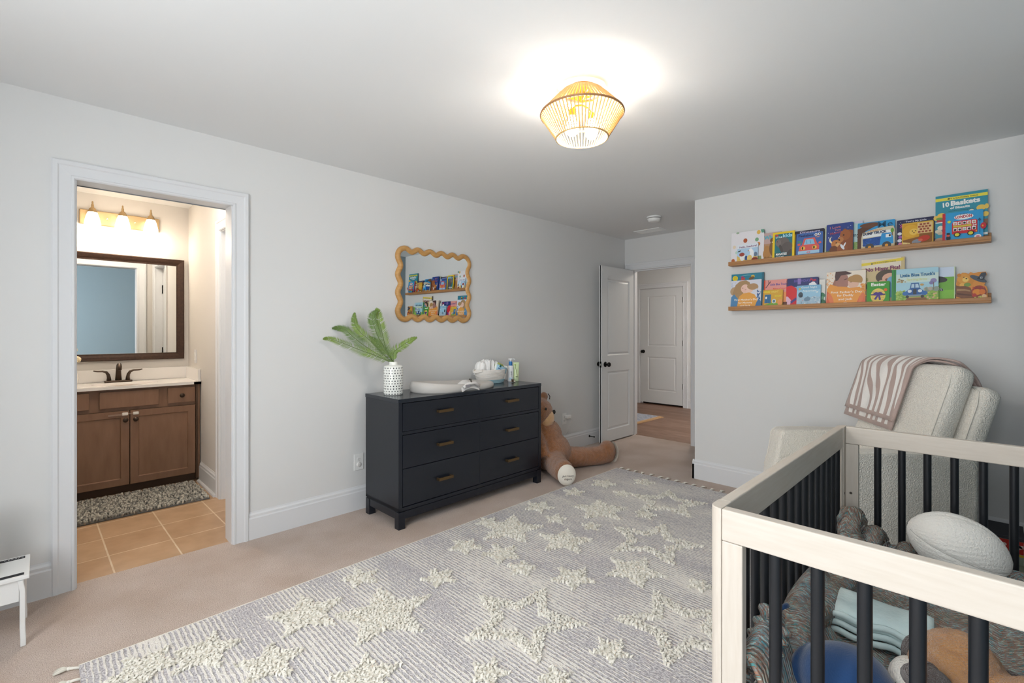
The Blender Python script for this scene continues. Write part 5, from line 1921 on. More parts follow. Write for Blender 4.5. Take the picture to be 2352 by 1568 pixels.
for (c_, t_, kind) in STARS:
    c, t = floor_pt(*c_), floor_pt(*t_)
    R = (t - c).length
    R = min(max(R, .07), .34)
    a0 = math.atan2(t.y - c.y, t.x - c.x)
    near = c.length < 2.3
    poly = star_poly(c, R * 1.04, a0)
    hole = star_poly(c, R * .62, a0, .47) if kind else None
    step = .0098 if near else .0125
    w = MB()
    # low cushion below the tufts
    N2 = 10
    if kind == 0:
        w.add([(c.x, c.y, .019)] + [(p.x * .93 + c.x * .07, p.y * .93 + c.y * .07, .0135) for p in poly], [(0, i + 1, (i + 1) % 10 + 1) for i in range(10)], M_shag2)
    x = c.x - R * 1.05
    cnt = 0
    while x < c.x + R * 1.05:
        y = c.y - R * 1.05
        while y < c.y + R * 1.05:
            px, py = x + rs.uniform(-.5, .5) * step, y + rs.uniform(-.5, .5) * step
            y += step
            if not (RX0_ + .012 < px < RX1_ - .01 and py < RY1_ - .012 and py > RY0_):
                continue
            if not inside((px, py), poly) or (hole and inside((px, py), hole)):
                continue
            a = rs.uniform(0, 2 * PI)
            h = rs.uniform(.010, .020)
            l = rs.uniform(.004, .012)
            r = step * .62
            dx, dy = math.cos(a) * l, math.sin(a) * l
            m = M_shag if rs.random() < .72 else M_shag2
            b = Vector((px, py, .010))
            mid = Vector((px + dx * .5, py + dy * .5, .010 + h * .75))
            tip = Vector((px + dx * 1.5, py + dy * 1.5, .010 + h * rs.uniform(.8, 1.0)))
            vs, fs = [], []
            for (q, rr) in ((b, r * .8), (mid, r)):
                for k in range(4):
                    th = a + PI / 4 + PI / 2 * k
                    vs.append((q.x + rr * math.cos(th), q.y + rr * math.sin(th), q.z))
            vs.append(tuple(tip))
            fs = [(0, 1, 5, 4), (1, 2, 6, 5), (2, 3, 7, 6), (3, 0, 4, 7), (4, 5, 8), (5, 6, 8), (6, 7, 8), (7, 4, 8)]
            w.add(vs, fs, m)
            cnt += 1
        x += step
    if cnt > 8:
        o = w.build('star_pile', rg, fixn=False)
        o['kind'] = 'stuff'

# tassels at both ends
def tassel(p, d, L_):
    w = MB()
    side = Vector((-d.y, d.x, 0))
    bend = rs.uniform(-.35, .35)
    k1 = p + d * L_ * .42 + side * bend * L_ * .3
    w.tube([p + Vector((0, 0, .006)), p + d * L_ * .2 + Vector((0, 0, .009)) + side * bend * L_ * .1, k1 + Vector((0, 0, .009))], [.0055, .0048, .0056], M_shag, 8)
    w.ell(k1 + Vector((0, 0, .009)), (.008, .008, .007), M_shag, 10, 6)
    for q in range(5):
        s = (q - 2) * .0085 * (L_ / .07)
        e = k1 + d * L_ * (.58 - abs(q - 2) * .03) + side * (s + bend * L_ * .25)
        w.tube([k1 + Vector((0, 0, .009)), k1 + d * L_ * .25 + side * s * .6 + Vector((0, 0, .011)), e + Vector((0, 0, .004))], [.0042, .0046, .0016], M_shag if q % 2 else M_shag2, 6)
    w.build('tassel', rg, smooth=True)


y = RY1_ - .02
while y > RY0_ + .4:
    tassel(Vector((RX1_ - .002, y, 0)), Vector((1, rs.uniform(-.35, .2), 0)).normalized(), rs.uniform(.055, .075))
    y -= .077
y = RY1_ - .012
while y > RY0_ + .6:
    tassel(Vector((RX0_ + .002, y, 0)), Vector((-1, rs.uniform(-.1, .35), 0)).normalized(), rs.uniform(.075, .095))
    y -= .082
# ================================================================ PICTURE LEDGES AND BOOKS
M_oak = mat('oak_ledge', '#b98653', .5, var=(4, '#9f6d3d', .28), stretch=(30, 1.6, 30))
M_page = mat('book_pages', '#efebe2', .8)
SY0, SY1, SDP = -.0164, 1.4982, .0894
LEDGE = []
for (zb, lab) in ((1.8225, 'upper oak picture ledge holding a row of books on the white wall'), (1.458, 'lower oak picture ledge holding a row of books on the white wall')):
    lg = thing('picture_ledge', lab, 'shelf', (XB - .045, (SY0 + SY1) / 2, zb))
    MB().box(XB - SDP, XB - .001, SY0, SY1, zb, zb + .012, M_oak).build('ledge_board', lg, bevel=.0015)
    MB().box(XB - SDP, XB - SDP + .011, SY0, SY1, zb + .012, zb + .0325, M_oak).build('front_lip', lg, bevel=.0015)
    MB().box(XB - .013, XB - .001, SY0, SY1, zb + .012, zb + .062, M_oak).build('back_strip', lg, bevel=.0015)
ZU, ZL = 1.8225 + .0125, 1.458 + .0125

BRD = random.Random(77)


def book(label, yl, yr, h, z0, foot, lean, thick, base, art, edge=None, rc=.0, group='picture books on the ledges', shape=None, name='picture_book', spine=None):
    """book standing on a ledge: foot = distance of its lower front edge from the wall, lean in metres at the top.
    art lives in unit coordinates of the cover (0,0 lower left; 1,1 upper right)"""
    wd = yl - yr
    ang = math.asin(min(.5, lean / h))
    x = Vector((0, -1, 0)); y = Vector((math.sin(ang), 0, math.cos(ang))); n = x.cross(y)
    F = frame((XB - foot, yl, z0 + .0003), x, y, n)
    w = MB(F)
    if shape:
        poly = [(px * wd, py * h) for px, py in shape]
    elif rc:
        poly = []
        for (cx, cy, a0) in ((wd - rc, rc, -PI / 2), (wd - rc, h - rc, 0), (rc, h - rc, PI / 2), (rc, rc, PI)):
            for k in range(5):
                a = a0 + PI / 2 * k / 4
                poly.append((cx + rc * math.cos(a), cy + rc * math.sin(a)))
    else:
        poly = [(0, 0), (wd, 0), (wd, h), (0, h)]
    cover = ink(base)
    ct = min(.0022, thick * .2)
    w.prism(poly, -ct, 0, cover)
    w.prism(poly, -thick, -thick + ct, ink(edge or base))
    if not shape:
        w.box(0, .002, 0, h, -thick + ct, -ct, ink(spine or edge or base))
    lay = .00018
    k = 0
    for it in art:
        k += 1
        z = lay * k
        kind = it[0]
        if kind == 'r':
            _, a, b, c, d, col = it
            w.add([(a * wd, b * h, z), (c * wd, b * h, z), (c * wd, d * h, z), (a * wd, d * h, z)], [(0, 1, 2, 3)], ink(col))
        elif kind == 'p':
            _, pts, col = it
            w.add([(px * wd, py * h, z) for px, py in pts], [tuple(range(len(pts)))], ink(col))
        elif kind == 'e':
            _, cx, cy, rx, ry, col = it[:6]
            rot = it[6] if len(it) > 6 else 0
            P = []
            for q in range(22):
                a = 2 * PI * q / 22
                ex, ey = rx * wd * math.cos(a), ry * h * math.sin(a)
                P.append((cx * wd + ex * math.cos(rot) - ey * math.sin(rot), cy * h + ex * math.sin(rot) + ey * math.cos(rot), z))
            w.add(P, [tuple(range(22))], ink(col))
        elif kind == 't':
            _, s, cx, cy, wdt, sz, col = it[:7]
            o = it[7] if len(it) > 7 else {}
            Ft = Matrix.Translation((cx * wd, cy * h, z))
            put_text(w, s, Ft, sz * h, ink(col), width=wdt * wd, bold=o.get('b', .02), arc=o.get('arc', 0), rot=o.get('rot', 0), lift=.0001, shear=o.get('sh', 0))
        elif kind == 'dots':
            _, n_, a, b, c, d, r, cols = it
            rg_ = random.Random(int(a * 100 + b * 37 + n_ * 11 + d * 91))
            for q in range(n_):
                cx, cy = rg_.uniform(a, c), rg_.uniform(b, d)
                rr = r * rg_.uniform(.6, 1.3)
                m_ = 8
                a0 = rg_.uniform(0, 1)
                w.add([(cx * wd + rr * wd * math.cos(a0 + 2 * PI * i / m_), cy * h + rr * wd * math.sin(a0 + 2 * PI * i / m_) * rg_.uniform(.7, 1.1), z + lay * .01 * q) for i in range(m_)], [tuple(range(m_))], ink(rg_.choice(cols)))
    o = w.build(name, fixn=False)
    tag(o, label, 'book', group)
    # page block
    pg = MB(F)
    if shape:
        pg.prism([(px + (.5 * wd - px) * .01, py + (.5 * h - py) * .01) for px, py in poly], -thick + ct, -ct, M_page)
    else:
        pg.box(.002, wd - .0015, .0015, h - .0015, -thick + ct, -ct, M_page)
    pg.build('page_block', o)
    return o


def B_(row, label, yl, yr, h, layer, base, art, **k):
    z0 = ZU if row == 'u' else ZL
    # layer 0 leans on the wall, layer 1 stands in front of it
    foot = k.pop('foot', .044 if layer == 0 else .068)
    thick = k.pop('thick', .011 if layer == 0 else .013)
    lean = k.pop('lean', None)
    if lean is None:
        lean = (foot - thick - .0155) * .96 if layer == 0 else .020
    return book(label, yl, yr, h, z0, foot, lean, thick, base, art, **k)


def circ(n=22, cx=.5, cy=.5, rx=.5, ry=.5, a0=0, a1=2 * PI):
    return [(cx + rx * math.cos(a0 + (a1 - a0) * i / n), cy + ry * math.sin(a0 + (a1 - a0) * i / n)) for i in range(n + 1)]


def stars(n, seed, a, b, c, d, col='#e9eefc', r=.012):
    q = random.Random(seed)
    return [('e', q.uniform(a, c), q.uniform(b, d), r * q.uniform(.6, 1.3), r * q.uniform(.6, 1.3), col) for _ in range(n)]


# ---- upper ledge ----
B_('u', 'large white polka dot picture book at the left end of the upper ledge', 1.494, 1.245, .262, 0, '#e9e6ea',
   [('e', .44, .72, .062, .07, '#b5572a'), ('e', .79, .71, .055, .06, '#7fae86'), ('e', .84, .93, .055, .065, '#e6b955'), ('e', .84, .57, .055, .06, '#d8843a'), ('e', .10, .55, .05, .055, '#ead9bd'), ('e', .07, .12, .055, .065, '#bd6430'),
    ('e', .20, .985, .05, .03, '#9fb59a'), ('e', .18, .37, .045, .05, '#c2dccb'), ('e', .43, .52, .06, .055, '#cfe2dc'), ('p', [(.93, .90), (1, .90), (1, 1), (.90, 1)], '#5d9a84')], edge='#3f6f66')
B_('u', 'small seashore board book with a white gull before the polka dot book', 1.439, 1.283, .158, 1, '#b4d3ec',
   [('r', 0, .78, 1, 1, '#e6ecf4'), ('t', 'Hello, Seashore!', .52, .82, .84, .095, '#7a3f74', {'b': .03, 'rot': .02}), ('p', [(0, 0), (1, 0), (1, .30), (.7, .36), (.3, .22), (0, .42)], '#e2c06a'), ('dots', 26, .02, .02, .95, .24, .03, ['#c99a3d', '#a77d35', '#f0dd9a', '#5c7a52']),
    ('e', .27, .33, .13, .19, '#eef0ee'), ('e', .24, .47, .13, .10, '#a3473a'), ('e', .45, .27, .07, .12, '#2f4e86'), ('e', .72, .45, .10, .24, '#f1f3f5'), ('e', .66, .66, .08, .09, '#f4f5f6'), ('p', [(.58, .66), (.50, .63), (.58, .61)], '#d98d3a'), ('e', .90, .42, .08, .12, '#6d7f96'), ('e', .62, .26, .12, .15, '#e8c877'), ('e', .87, .17, .14, .10, '#8f3323'), ('p', [(.02, .60), (.16, .64), (.18, .70), (.05, .66)], '#2a2c2c')], rc=.006)
B_('u', 'sandy brown picture book with two bears, partly behind the yellow bordered book', 1.292, 1.120, .226, 0, '#b98f6c',
   [('r', 0, 0, 1, .14, '#7f7a3d'), ('r', 0, .62, 1, 1, '#c3a6a2'), ('p', [(0, .1), (.18, .1), (.10, .8), (0, .95)], '#93a56c'), ('t', 'Why', .50, .78, .46, .13, '#4fb1c4', {'b': .05}), ('e', .40, .27, .16, .20, '#b98448'), ('e', .40, .46, .10, .10, '#b98448'), ('e', .72, .45, .22, .30, '#7e5a38'), ('e', .66, .72, .13, .10, '#6e4c2e'), ('e', .62, .66, .02, .02, '#f0e6d6'), ('e', .35, .13, .05, .05, '#a07038'), ('e', .47, .12, .05, .05, '#a07038')])
B_('u', 'yellow bordered nature book with a grey manatee in teal water', 1.178, 1.027, .218, 1, '#f2cf1d',
   [('r', .10, .05, .90, .93, '#1d7480'), ('r', .10, .05, .90, .26, '#17515c'), ('e', .48, .60, .30, .20, '#6f6663', -.35), ('e', .66, .44, .24, .19, '#5f5856', -.55), ('e', .27, .62, .13, .12, '#7d7370'), ('e', .40, .40, .07, .15, '#4f4947', .3), ('e', .78, .24, .08, .12, '#4c4644', -.5), ('e', .22, .66, .018, .014, '#1b1818'), ('t', 'kids', .68, .80, .42, .115, '#a9def0', {'b': .05}), ('t', 'LITTLE', .29, .79, .30, .05, '#e9f4f6', {'b': .05}), ('r', .13, .86, .26, .91, '#e23f2d'), ('t', 'MANATEES', .42, .17, .50, .075, '#f7f7f3', {'b': .05}), ('t', 'OUT TO MEET', .36, .10, .36, .03, '#e8f0ee', {'b': .05})], thick=.006, foot=.062)
B_('u', 'dark navy board book behind the red car book, its title just showing', 1.034, .838, .208, 0, '#1d1c33',
   [('t', 'Dinosaurs', .52, .90, .66, .075, '#bfb6d8', {'b': .04}), ('r', .0, 0, .05, .9, '#c9a04a'), ('dots', 12, .1, .3, .95, .85, .03, ['#2c2b50', '#3a3470'])], rc=.010, edge='#14131f')
B_('u', 'blue board book with a red car front on the cover', 1.014, .843, .184, 1, '#3f69ae',
   [('t', 'Peekaboo', .36, .855, .56, .095, '#20285c', {'b': .05}), ('t', 'Car', .80, .775, .17, .065, '#e39a6a', {'b': .05}), ('e', .74, .89, .055, .05, '#f3f0ea'), ('e', .86, .905, .055, .05, '#f3f0ea'), ('e', .74, .885, .025, .024, '#1b1a1e'), ('e', .87, .90, .025, .024, '#1b1a1e'), ('r', .06, .62, .22, .645, '#4f9e5c'), ('r', .05, .67, .20, .695, '#4f9e5c'), ('r', .08, .57, .22, .595, '#4f9e5c'),
    ('p', [(.10, .22), (.86, .22), (.88, .44), (.80, .52), (.70, .78), (.30, .78), (.22, .52), (.12, .44)], '#dd5f58'), ('p', [(.06, .50), (.16, .50), (.16, .60), (.05, .58)], '#dd5f58'), ('p', [(.84, .50), (.95, .52), (.93, .60), (.84, .58)], '#dd5f58'), ('p', [(.29, .52), (.71, .52), (.64, .73), (.36, .73)], '#8fc7e6'), ('p', [(.40, .55), (.43, .55), (.40, .70), (.38, .70)], '#5f9cc6'), ('p', [(.54, .55), (.57, .55), (.53, .70), (.51, .70)], '#5f9cc6'), ('e', .27, .38, .085, .075, '#eec34b'), ('e', .70, .38, .085, .075, '#eec34b'), ('e', .25, .38, .03, .06, '#3b2b26'), ('e', .68, .38, .03, .06, '#3b2b26'),
    ('r', .08, .14, .88, .27, '#a7cfe8'), ('e', .48, .20, .07, .04, '#d8707a'), ('e', .48, .20, .04, .02, '#a7cfe8'), ('r', .18, .05, .32, .09, '#3a5f9c'), ('r', .64, .05, .78, .09, '#3a5f9c')], rc=.008, edge='#d9d2b0')
B_('u', 'thin green edged book mostly hidden behind the night sky bear book', .836, .745, .217, 0, '#a9b58a', [('r', .0, 0, .10, 1, '#c9d2b4'), ('r', .1, 0, 1, .3, '#6d8a4a')], thick=.007, edge='#8d9a6a')
B_('u', 'dark blue book with a brown bear and cub under a crescent moon', .822, .663, .222, 1, '#24408c',
   [('r', 0, 0, 1, .13, '#5f7a4a'), ('dots', 14, .0, .0, .5, .14, .04, ['#7d8f52', '#4a6438'])] + stars(16, 4, .03, .30, .97, .97, '#e6ecff', .014) +
   [('t', 'I Love', .34, .85, .40, .075, '#c8787c', {'b': .03, 'rot': .06}), ('t', 'You', .44, .765, .24, .06, '#c8787c', {'b': .03, 'rot': .08}), ('t', 'Mummy', .40, .67, .50, .078, '#a04a66', {'b': .04, 'rot': .14}), ('e', .24, .48, .12, .11, '#eee6c0'), ('e', .275, .505, .105, .095, '#24408c'),
    ('p', [(.55, .0), (1, .0), (1, .72), (.88, .76), (.72, .74), (.58, .62), (.52, .48), (.56, .30)], '#8a4a24'), ('e', .70, .75, .07, .055, '#8a4a24'), ('e', .72, .60, .20, .17, '#a25c2c'), ('e', .55, .46, .11, .09, '#b87844'), ('e', .49, .45, .045, .035, '#2a1a14'), ('e', .66, .60, .03, .03, '#3a2115'), ('e', .38, .33, .18, .14, '#c47d40', .2), ('e', .45, .30, .09, .06, '#d9a56a'), ('e', .39, .37, .03, .02, '#3a2115'), ('e', .30, .14, .16, .14, '#6d3a1c'), ('e', .62, .16, .20, .16, '#94522a'), ('e', .62, .22, .05, .10, '#dfe3ea', .5), ('e', .70, .28, .03, .08, '#dfe3ea', -.4), ('r', .48, .03, .92, .045, '#c9b29a')], rc=.008)
B_('u', 'pale aqua and green book showing between the bear book and the truck book', .718, .612, .224, 0, '#bcd9d8', [('r', 0, 0, 1, .35, '#8fae63'), ('dots', 18, .4, .0, 1, .36, .05, ['#a8c07a', '#6d9450', '#dfe6b8']), ('t', 'my', .62, .52, .42, .12, '#2c4a50', {'b': .02}), ('r', .55, .94, 1, 1, '#d8cfe0')], thick=.008)
B_('u', 'bright blue book with a brown tree behind the dump truck book', .641, .437, .206, 0, '#2f9bd4',
   [('p', [(0, 0), (.16, 0), (.15, .55), (.22, .70), (.45, .82), (.60, .92), (.40, .94), (.20, .88), (0, .80)], '#5c3a28'), ('e', .34, .90, .28, .08, '#6d4630'), ('t', 'Me', .74, .78, .40, .20, '#16506e', {'b': .01})], rc=.006, edge='#1d7db4', foot=.046)
B_('u', 'dump truck shaped board book with a blue truck and orange wheels', .616, .436, .160, 1, '#d7cfb4',
   [('p', [(.0, .0), (1, .02), (1, .22), (0, .2)], '#c9b48c'), ('p', [(.04, .72), (.30, .80), (.60, .86), (.90, .84), (.92, .62), (.05, .60)], '#f2f3f1'), ('p', [(.06, .22), (.60, .22), (.60, .60), (.04, .55)], '#1d4f9e'), ('dots', 30, .08, .26, .56, .54, .03, ['#25599f', '#164488', '#2d66b4']), ('p', [(.56, .22), (.97, .24), (.96, .52), (.90, .72), (.62, .72), (.60, .60)], '#2f97d6'), ('r', .74, .52, .90, .66, '#f1f4f6'), ('e', .86, .60, .03, .05, '#22262a'), ('e', .26, .17, .135, .16, '#4a4a4c'), ('e', .26, .17, .05, .062, '#eaa23a'), ('e', .77, .19, .135, .16, '#4a4a4c'), ('e', .77, .19, .05, .062, '#eaa23a'), ('e', .93, .80, .05, .10, '#6da23f'), ('r', .92, .58, .945, .72, '#6d5330'),
    ('t', 'A Busy Day For', .42, .86, .46, .055, '#d8843a', {'b': .03, 'rot': .05}), ('t', 'DUMP TRUCK', .40, .72, .72, .105, '#20335c', {'b': .06, 'rot': .06})],
   shape=[(.02, 0), (.95, 0), (1, .10), (1, .86), (.96, 1), (.74, .99), (.50, .97), (.26, .90), (.03, .82), (0, .60), (0, .10)])
B_('u', 'navy board book with pink flowers down the edge behind the orange farm picture', .427, .240, .191, 0, '#23264f',
   stars(9, 8, .05, .82, .95, .97, '#dfe4f6', .008) + [('t', "You're My Little", .52, .895, .56, .055, '#d9dcec', {'b': .03}), ('t', 'S', .13, .72, .10, .12, '#c2538f', {'b': .03}), ('e', .08, .52, .06, .055, '#e6e9f2'), ('e', .10, .40, .055, .05, '#a05fb4'), ('e', .08, .28, .06, .055, '#dfe3ee'), ('e', .10, .15, .06, .06, '#d87fa8'), ('e', .07, .06, .05, .05, '#b45f9e')], rc=.007)
B_('u', 'gold framed board book with a yellow lion and a red brick pattern', .398, .243, .163, 1, '#e0b23c',
   [('r', .03, .03, .97, .95, '#8c5a24'), ('p', [(.03, .30), (.55, .40), (.60, .95), (.03, .95)], '#d9a02a'), ('e', .28, .66, .26, .26, '#e3ad34'), ('e', .38, .62, .14, .13, '#f0c75a'), ('e', .34, .65, .02, .02, '#3a2514'), ('e', .44, .65, .02, .02, '#3a2514'), ('e', .39, .58, .025, .02, '#6d3f1c'), ('r', .50, .52, .97, .95, '#e8c98c')] +
   [('r', .52 + .11 * (i % 4) + (.05 if (i // 4) % 2 else 0), .55 + .10 * (i // 4), .60 + .11 * (i % 4) + (.05 if (i // 4) % 2 else 0), .62 + .10 * (i // 4), '#a04a34') for i in range(16) if .60 + .11 * (i % 4) + (.05 if (i // 4) % 2 else 0) < .97] +
   [('e', .70, .30, .20, .12, '#c23a24', .25), ('e', .48, .20, .16, .09, '#8a8f9a', .2), ('e', .60, .25, .07, .05, '#d96a4a'), ('p', [(.03, .03), (.97, .03), (.97, .14), (.55, .10), (.03, .22)], '#e7d08a'), ('dots', 10, .06, .04, .5, .14, .03, ['#a06a30', '#7a4a24'])], rc=.007, edge='#d2a436')
B_('u', 'tall teal picture book with a yellow band at the right end of the upper ledge', .2345, -.001, .312, 0, '#2f93a8',
   [('r', 0, .885, 1, .945, '#ece04a'), ('t', "IT'S A SOUTHERN THING", .54, .90, .56, .026, '#3a4a30', {'b': .03}), ('e', .26, .915, .022, .016, '#3a4a30'), ('t', '10', .20, .76, .13, .088, '#f3f5f2', {'b': .07, 'rot': .06}), ('t', 'Baskets', .58, .775, .56, .092, '#f3f5f2', {'b': .07, 'rot': .02}), ('t', 'of Biscuits', .48, .70, .38, .046, '#f3f5f2', {'b': .05}), ('t', 'a southern counting book', .5, .652, .48, .020, '#20505c'), ('e', .48, .52, .16, .10, '#dfe7e6'), ('e', .12, .585, .085, .058, '#e9c65a'), ('e', .01, .55, .05, .05, '#e9c65a'), ('e', .88, .655, .09, .058, '#e9c65a'), ('e', .98, .67, .04, .05, '#e9c65a'), ('e', .96, .52, .06, .05, '#e9c65a'), ('e', .70, .62, .045, .028, '#e8e0c8'), ('r', 0, .44, .2, .46, '#e6ece8'), ('p', [(.02, .46), (.14, .46), (.13, .52), (.03, .52)], '#b3443a'), ('e', .08, .53, .07, .025, '#6da04a'), ('e', .10, .34, .06, .045, '#e9e2cc'), ('e', .06, .27, .07, .04, '#d8d0b8'), ('e', .10, .23, .06, .03, '#c9bfa4'), ('r', 0, .05, 1, .10, '#6d4a34'), ('e', .10, .08, .12, .06, '#b48a6a'), ('r', .9, .30, 1, .42, '#8a5a44'), ('r', .9, .12, 1, .16, '#e3e6e4')])
B_('u', 'light blue London board book with a red double decker bus', .2005, .018, .193, 1, '#2f9fd8',
   [('r', 0, 0, .065, 1, '#c3273a')] + [('e', .068, .03 + .05 * i, .014, .018, '#c3273a') for i in range(20)] +
   [('p', circ(16, .53, .82, .24, .09), '#f4f6f6'), ('t', 'BUSY', .53, .885, .20, .045, '#2a6a9a', {'b': .03}), ('t', 'LONDON', .53, .785, .40, .085, '#c3273a', {'b': .06, 'rot': .03}), ('e', .17, .70, .045, .045, '#d9dc4a'),
    ('p', [(.24, .28), (.86, .28), (.86, .66), (.82, .70), (.30, .70), (.24, .62)], '#cf2432')] + [('r', .27 + .115 * i, .57, .365 + .115 * i, .67, '#f4ecea') for i in range(5)] + [('e', .32 + .115 * i, .615, .032, .032, c) for i, c in enumerate(('#dca28a', '#8a5a4a', '#2c2320', '#d99a5a', '#c9a08a'))] + [('r', .27, .49, .72, .55, '#d6c34a'), ('t', '24', .79, .49, .10, .055, '#f3f1ee', {'b': .05})] + [('r', .27 + .115 * i, .37, .365 + .115 * i, .47, '#f4ecea') for i in range(5)] + [('e', .32 + .115 * i, .41, .034, .034, c) for i, c in enumerate(('#2a2524', '#3a3030', '#b8c0b8', '#2a2524', '#3a2f2c'))] +
   [('e', .37, .25, .085, .075, '#1f1c1c'), ('e', .37, .25, .058, .052, '#e2d23c'), ('e', .70, .26, .085, .075, '#1f1c1c'), ('e', .70, .26, .058, .052, '#e2d23c'), ('e', .835, .31, .02, .03, '#eda03a'), ('r', .905, .24, .915, .66, '#1d5f8a'), ('p', [(.87, .64), (.95, .64), (.91, .72)], '#1d4f7a'), ('e', .15, .16, .055, .08, '#20242c'), ('e', .15, .25, .045, .045, '#d85a4a'), ('r', .11, .27, .19, .33, '#20242c'), ('e', .13, .06, .02, .05, '#20242c'), ('e', .18, .06, .02, .05, '#20242c'), ('e', .87, .13, .085, .065, '#f3e8e4'), ('e', .87, .13, .045, .035, '#d98a90'), ('e', 1.0, .45, .07, .10, '#c3273a'), ('e', .985, .45, .02, .03, '#eda03a'), ('r', .40, .05, .62, .06, '#1f6fa4')], rc=.006, edge='#c3273a')

# ---- lower ledge ----
B_('l', 'teal picture book with yellow sun at the left end of the lower ledge', 1.494, 1.247, .287, 0, '#1d7f98',
   [('e', .12, .88, .085, .075, '#e6cf1e'), ('e', .12, .88, .06, .052, '#d9c21a'), ('e', .35, .885, .045, .05, '#a0306a'), ('e', .37, .85, .07, .035, '#c2453a', .4), ('e', .67, .90, .055, .05, '#e0b92a'), ('e', .63, .86, .09, .04, '#6d4f2c', .3), ('p', [(.2, .93), (.5, .96), (.8, .93), (.5, .945)], '#7fc2cc'), ('r', 0, 0, .16, .5, '#1f5f9a'), ('p', [(.93, 0), (1, 0), (1, 1), (.95, 1)], '#16657c')], edge='#10516a')
B_('l', 'pale book of a mother hugging a child in orange before the teal book', 1.489, 1.259, .232, 1, '#d9dbe6',
   [('dots', 26, .02, .6, .3, .98, .012, ['#9aa6c4', '#b7c0d6']), ('p', [(.84, .2), (1, .2), (1, .7), (.95, .6)], '#c9d3e2'), ('dots', 22, .86, .3, .98, .62, .022, ['#1f4f86', '#28609a']), ('p', circ(20, .14, .62, .16, .16), '#b79a78'), ('p', [(.08, .28), (.06, .55), (.16, .85), (.30, .97), (.50, .99), (.62, .92), (.66, .78), (.60, .70), (.44, .62), (.38, .30), (.22, .2)], '#ab8a62'), ('e', .48, .70, .14, .15, '#ecc4b4'), ('e', .62, .66, .12, .13, '#eec9b8'), ('p', circ(16, .74, .74, .17, .13, -.5, PI + .3), '#b48f66'), ('e', .70, .75, .16, .10, '#b48f66', -.3), ('p', [(.20, .0), (.86, .0), (.90, .30), (.80, .48), (.62, .56), (.42, .54), (.30, .44), (.24, .28)], '#e6a44a'), ('p', [(.0, .0), (.22, .0), (.26, .34), (.12, .52), (.02, .42)], '#4f86b4'), ('p', [(.80, .0), (1, .0), (1, .24), (.93, .34), (.86, .2)], '#3f74a6'), ('e', .50, .66, .03, .012, '#c47f78'), ('e', .40, .72, .03, .01, '#9a6a52'),
    ('t', "First Mother's Day", .52, .285, .78, .065, '#f7eee0', {'b': .02}), ('t', 'for Mommy', .50, .18, .46, .065, '#f7eee0', {'b': .02}), ('t', 'and Jack', .50, .08, .34, .065, '#f7eee0', {'b': .02})])
B_('l', 'pink and orange book with a red spine and bare branch behind the small yellow book', 1.246, 1.080, .220, 0, '#e59a92',
   [('r', 0, .0, 1, .55, '#ee9a5e'), ('r', 0, 0, .06, 1, '#d2421f'), ('p', [(.06, .72), (.10, .72), (.30, .93), (.28, .96)], '#5c3a44'), ('p', [(.2, .84), (.22, .84), (.20, .99), (.18, .99)], '#5c3a44'), ('t', 'Little Blue Truck', .62, .80, .70, .075, '#5f55a0', {'b': .03}), ('t', 'Makes a Friend', .66, .66, .52, .05, '#e0603a', {'b': .02}), ('r', .78, 0, 1, .2, '#6d4030')], edge='#d2421f')
B_('l', 'small yellow board book with a blue window on the lower ledge', 1.247, 1.106, .143, 1, '#d9a83a',
   [('p', [(0, 0), (1, 0), (1, .22), (.4, .28), (0, .12)], '#7aa83c'), ('r', .0, 0, .07, 1, '#c98a34'), ('r', .10, .26, .42, .74, '#2f6f9c'), ('r', .20, .26, .21, .74, '#1f5278'), ('r', .31, .26, .32, .74, '#1f5278'), ('e', .18, .56, .045, .07, '#f2f3f1'), ('t', 'GOOD', .20, .84, .34, .10, '#f4e23a', {'b': .05, 'sh': .2}), ('t', 'NIGHT', .60, .83, .36, .10, '#f0dc6a', {'b': .04, 'sh': .2}), ('t', 'MOON', .76, .60, .34, .09, '#f0e04a', {'b': .04, 'sh': .2}), ('e', .58, .36, .10, .12, '#eef1ee'), ('e', .58, .36, .07, .08, '#5f7f8c'), ('e', .88, .28, .12, .18, '#e89a5c'), ('t', 'goodnight everyone', .44, .08, .46, .035, '#f1f0c8', {'b': .02})], rc=.008)
B_('l', 'navy topped book with a large red patch down its left side', 1.087, .876, .220, 0, '#20306e',
   [('r', 0, 0, 1, .70, '#7fa9cc'), ('p', [(0, .0), (.36, .0), (.38, .40), (.32, .66), (.16, .76), (0, .72)], '#d3202f'), ('p', [(0, .0), (.12, .0), (.16, .25), (.05, .38), (0, .38)], '#e9bcd0'), ('p', [(.16, .12), (.34, .26), (.32, .34), (.14, .2)], '#4a3a86'), ('t', 'BIRTHDAY', .50, .86, .52, .085, '#6a5cb0', {'b': .04}), ('t', 'Fun', .84, .87, .18, .085, '#d3303f', {'b': .05, 'rot': -.1}), ('r', .36, .78, .46, .98, '#8a78c0'), ('e', .84, .78, .07, .07, '#f2f0f4'), ('e', .76, .76, .05, .05, '#f2f0f4'), ('e', .90, .74, .05, .05, '#f2f0f4')], rc=.010, edge='#2a3568')
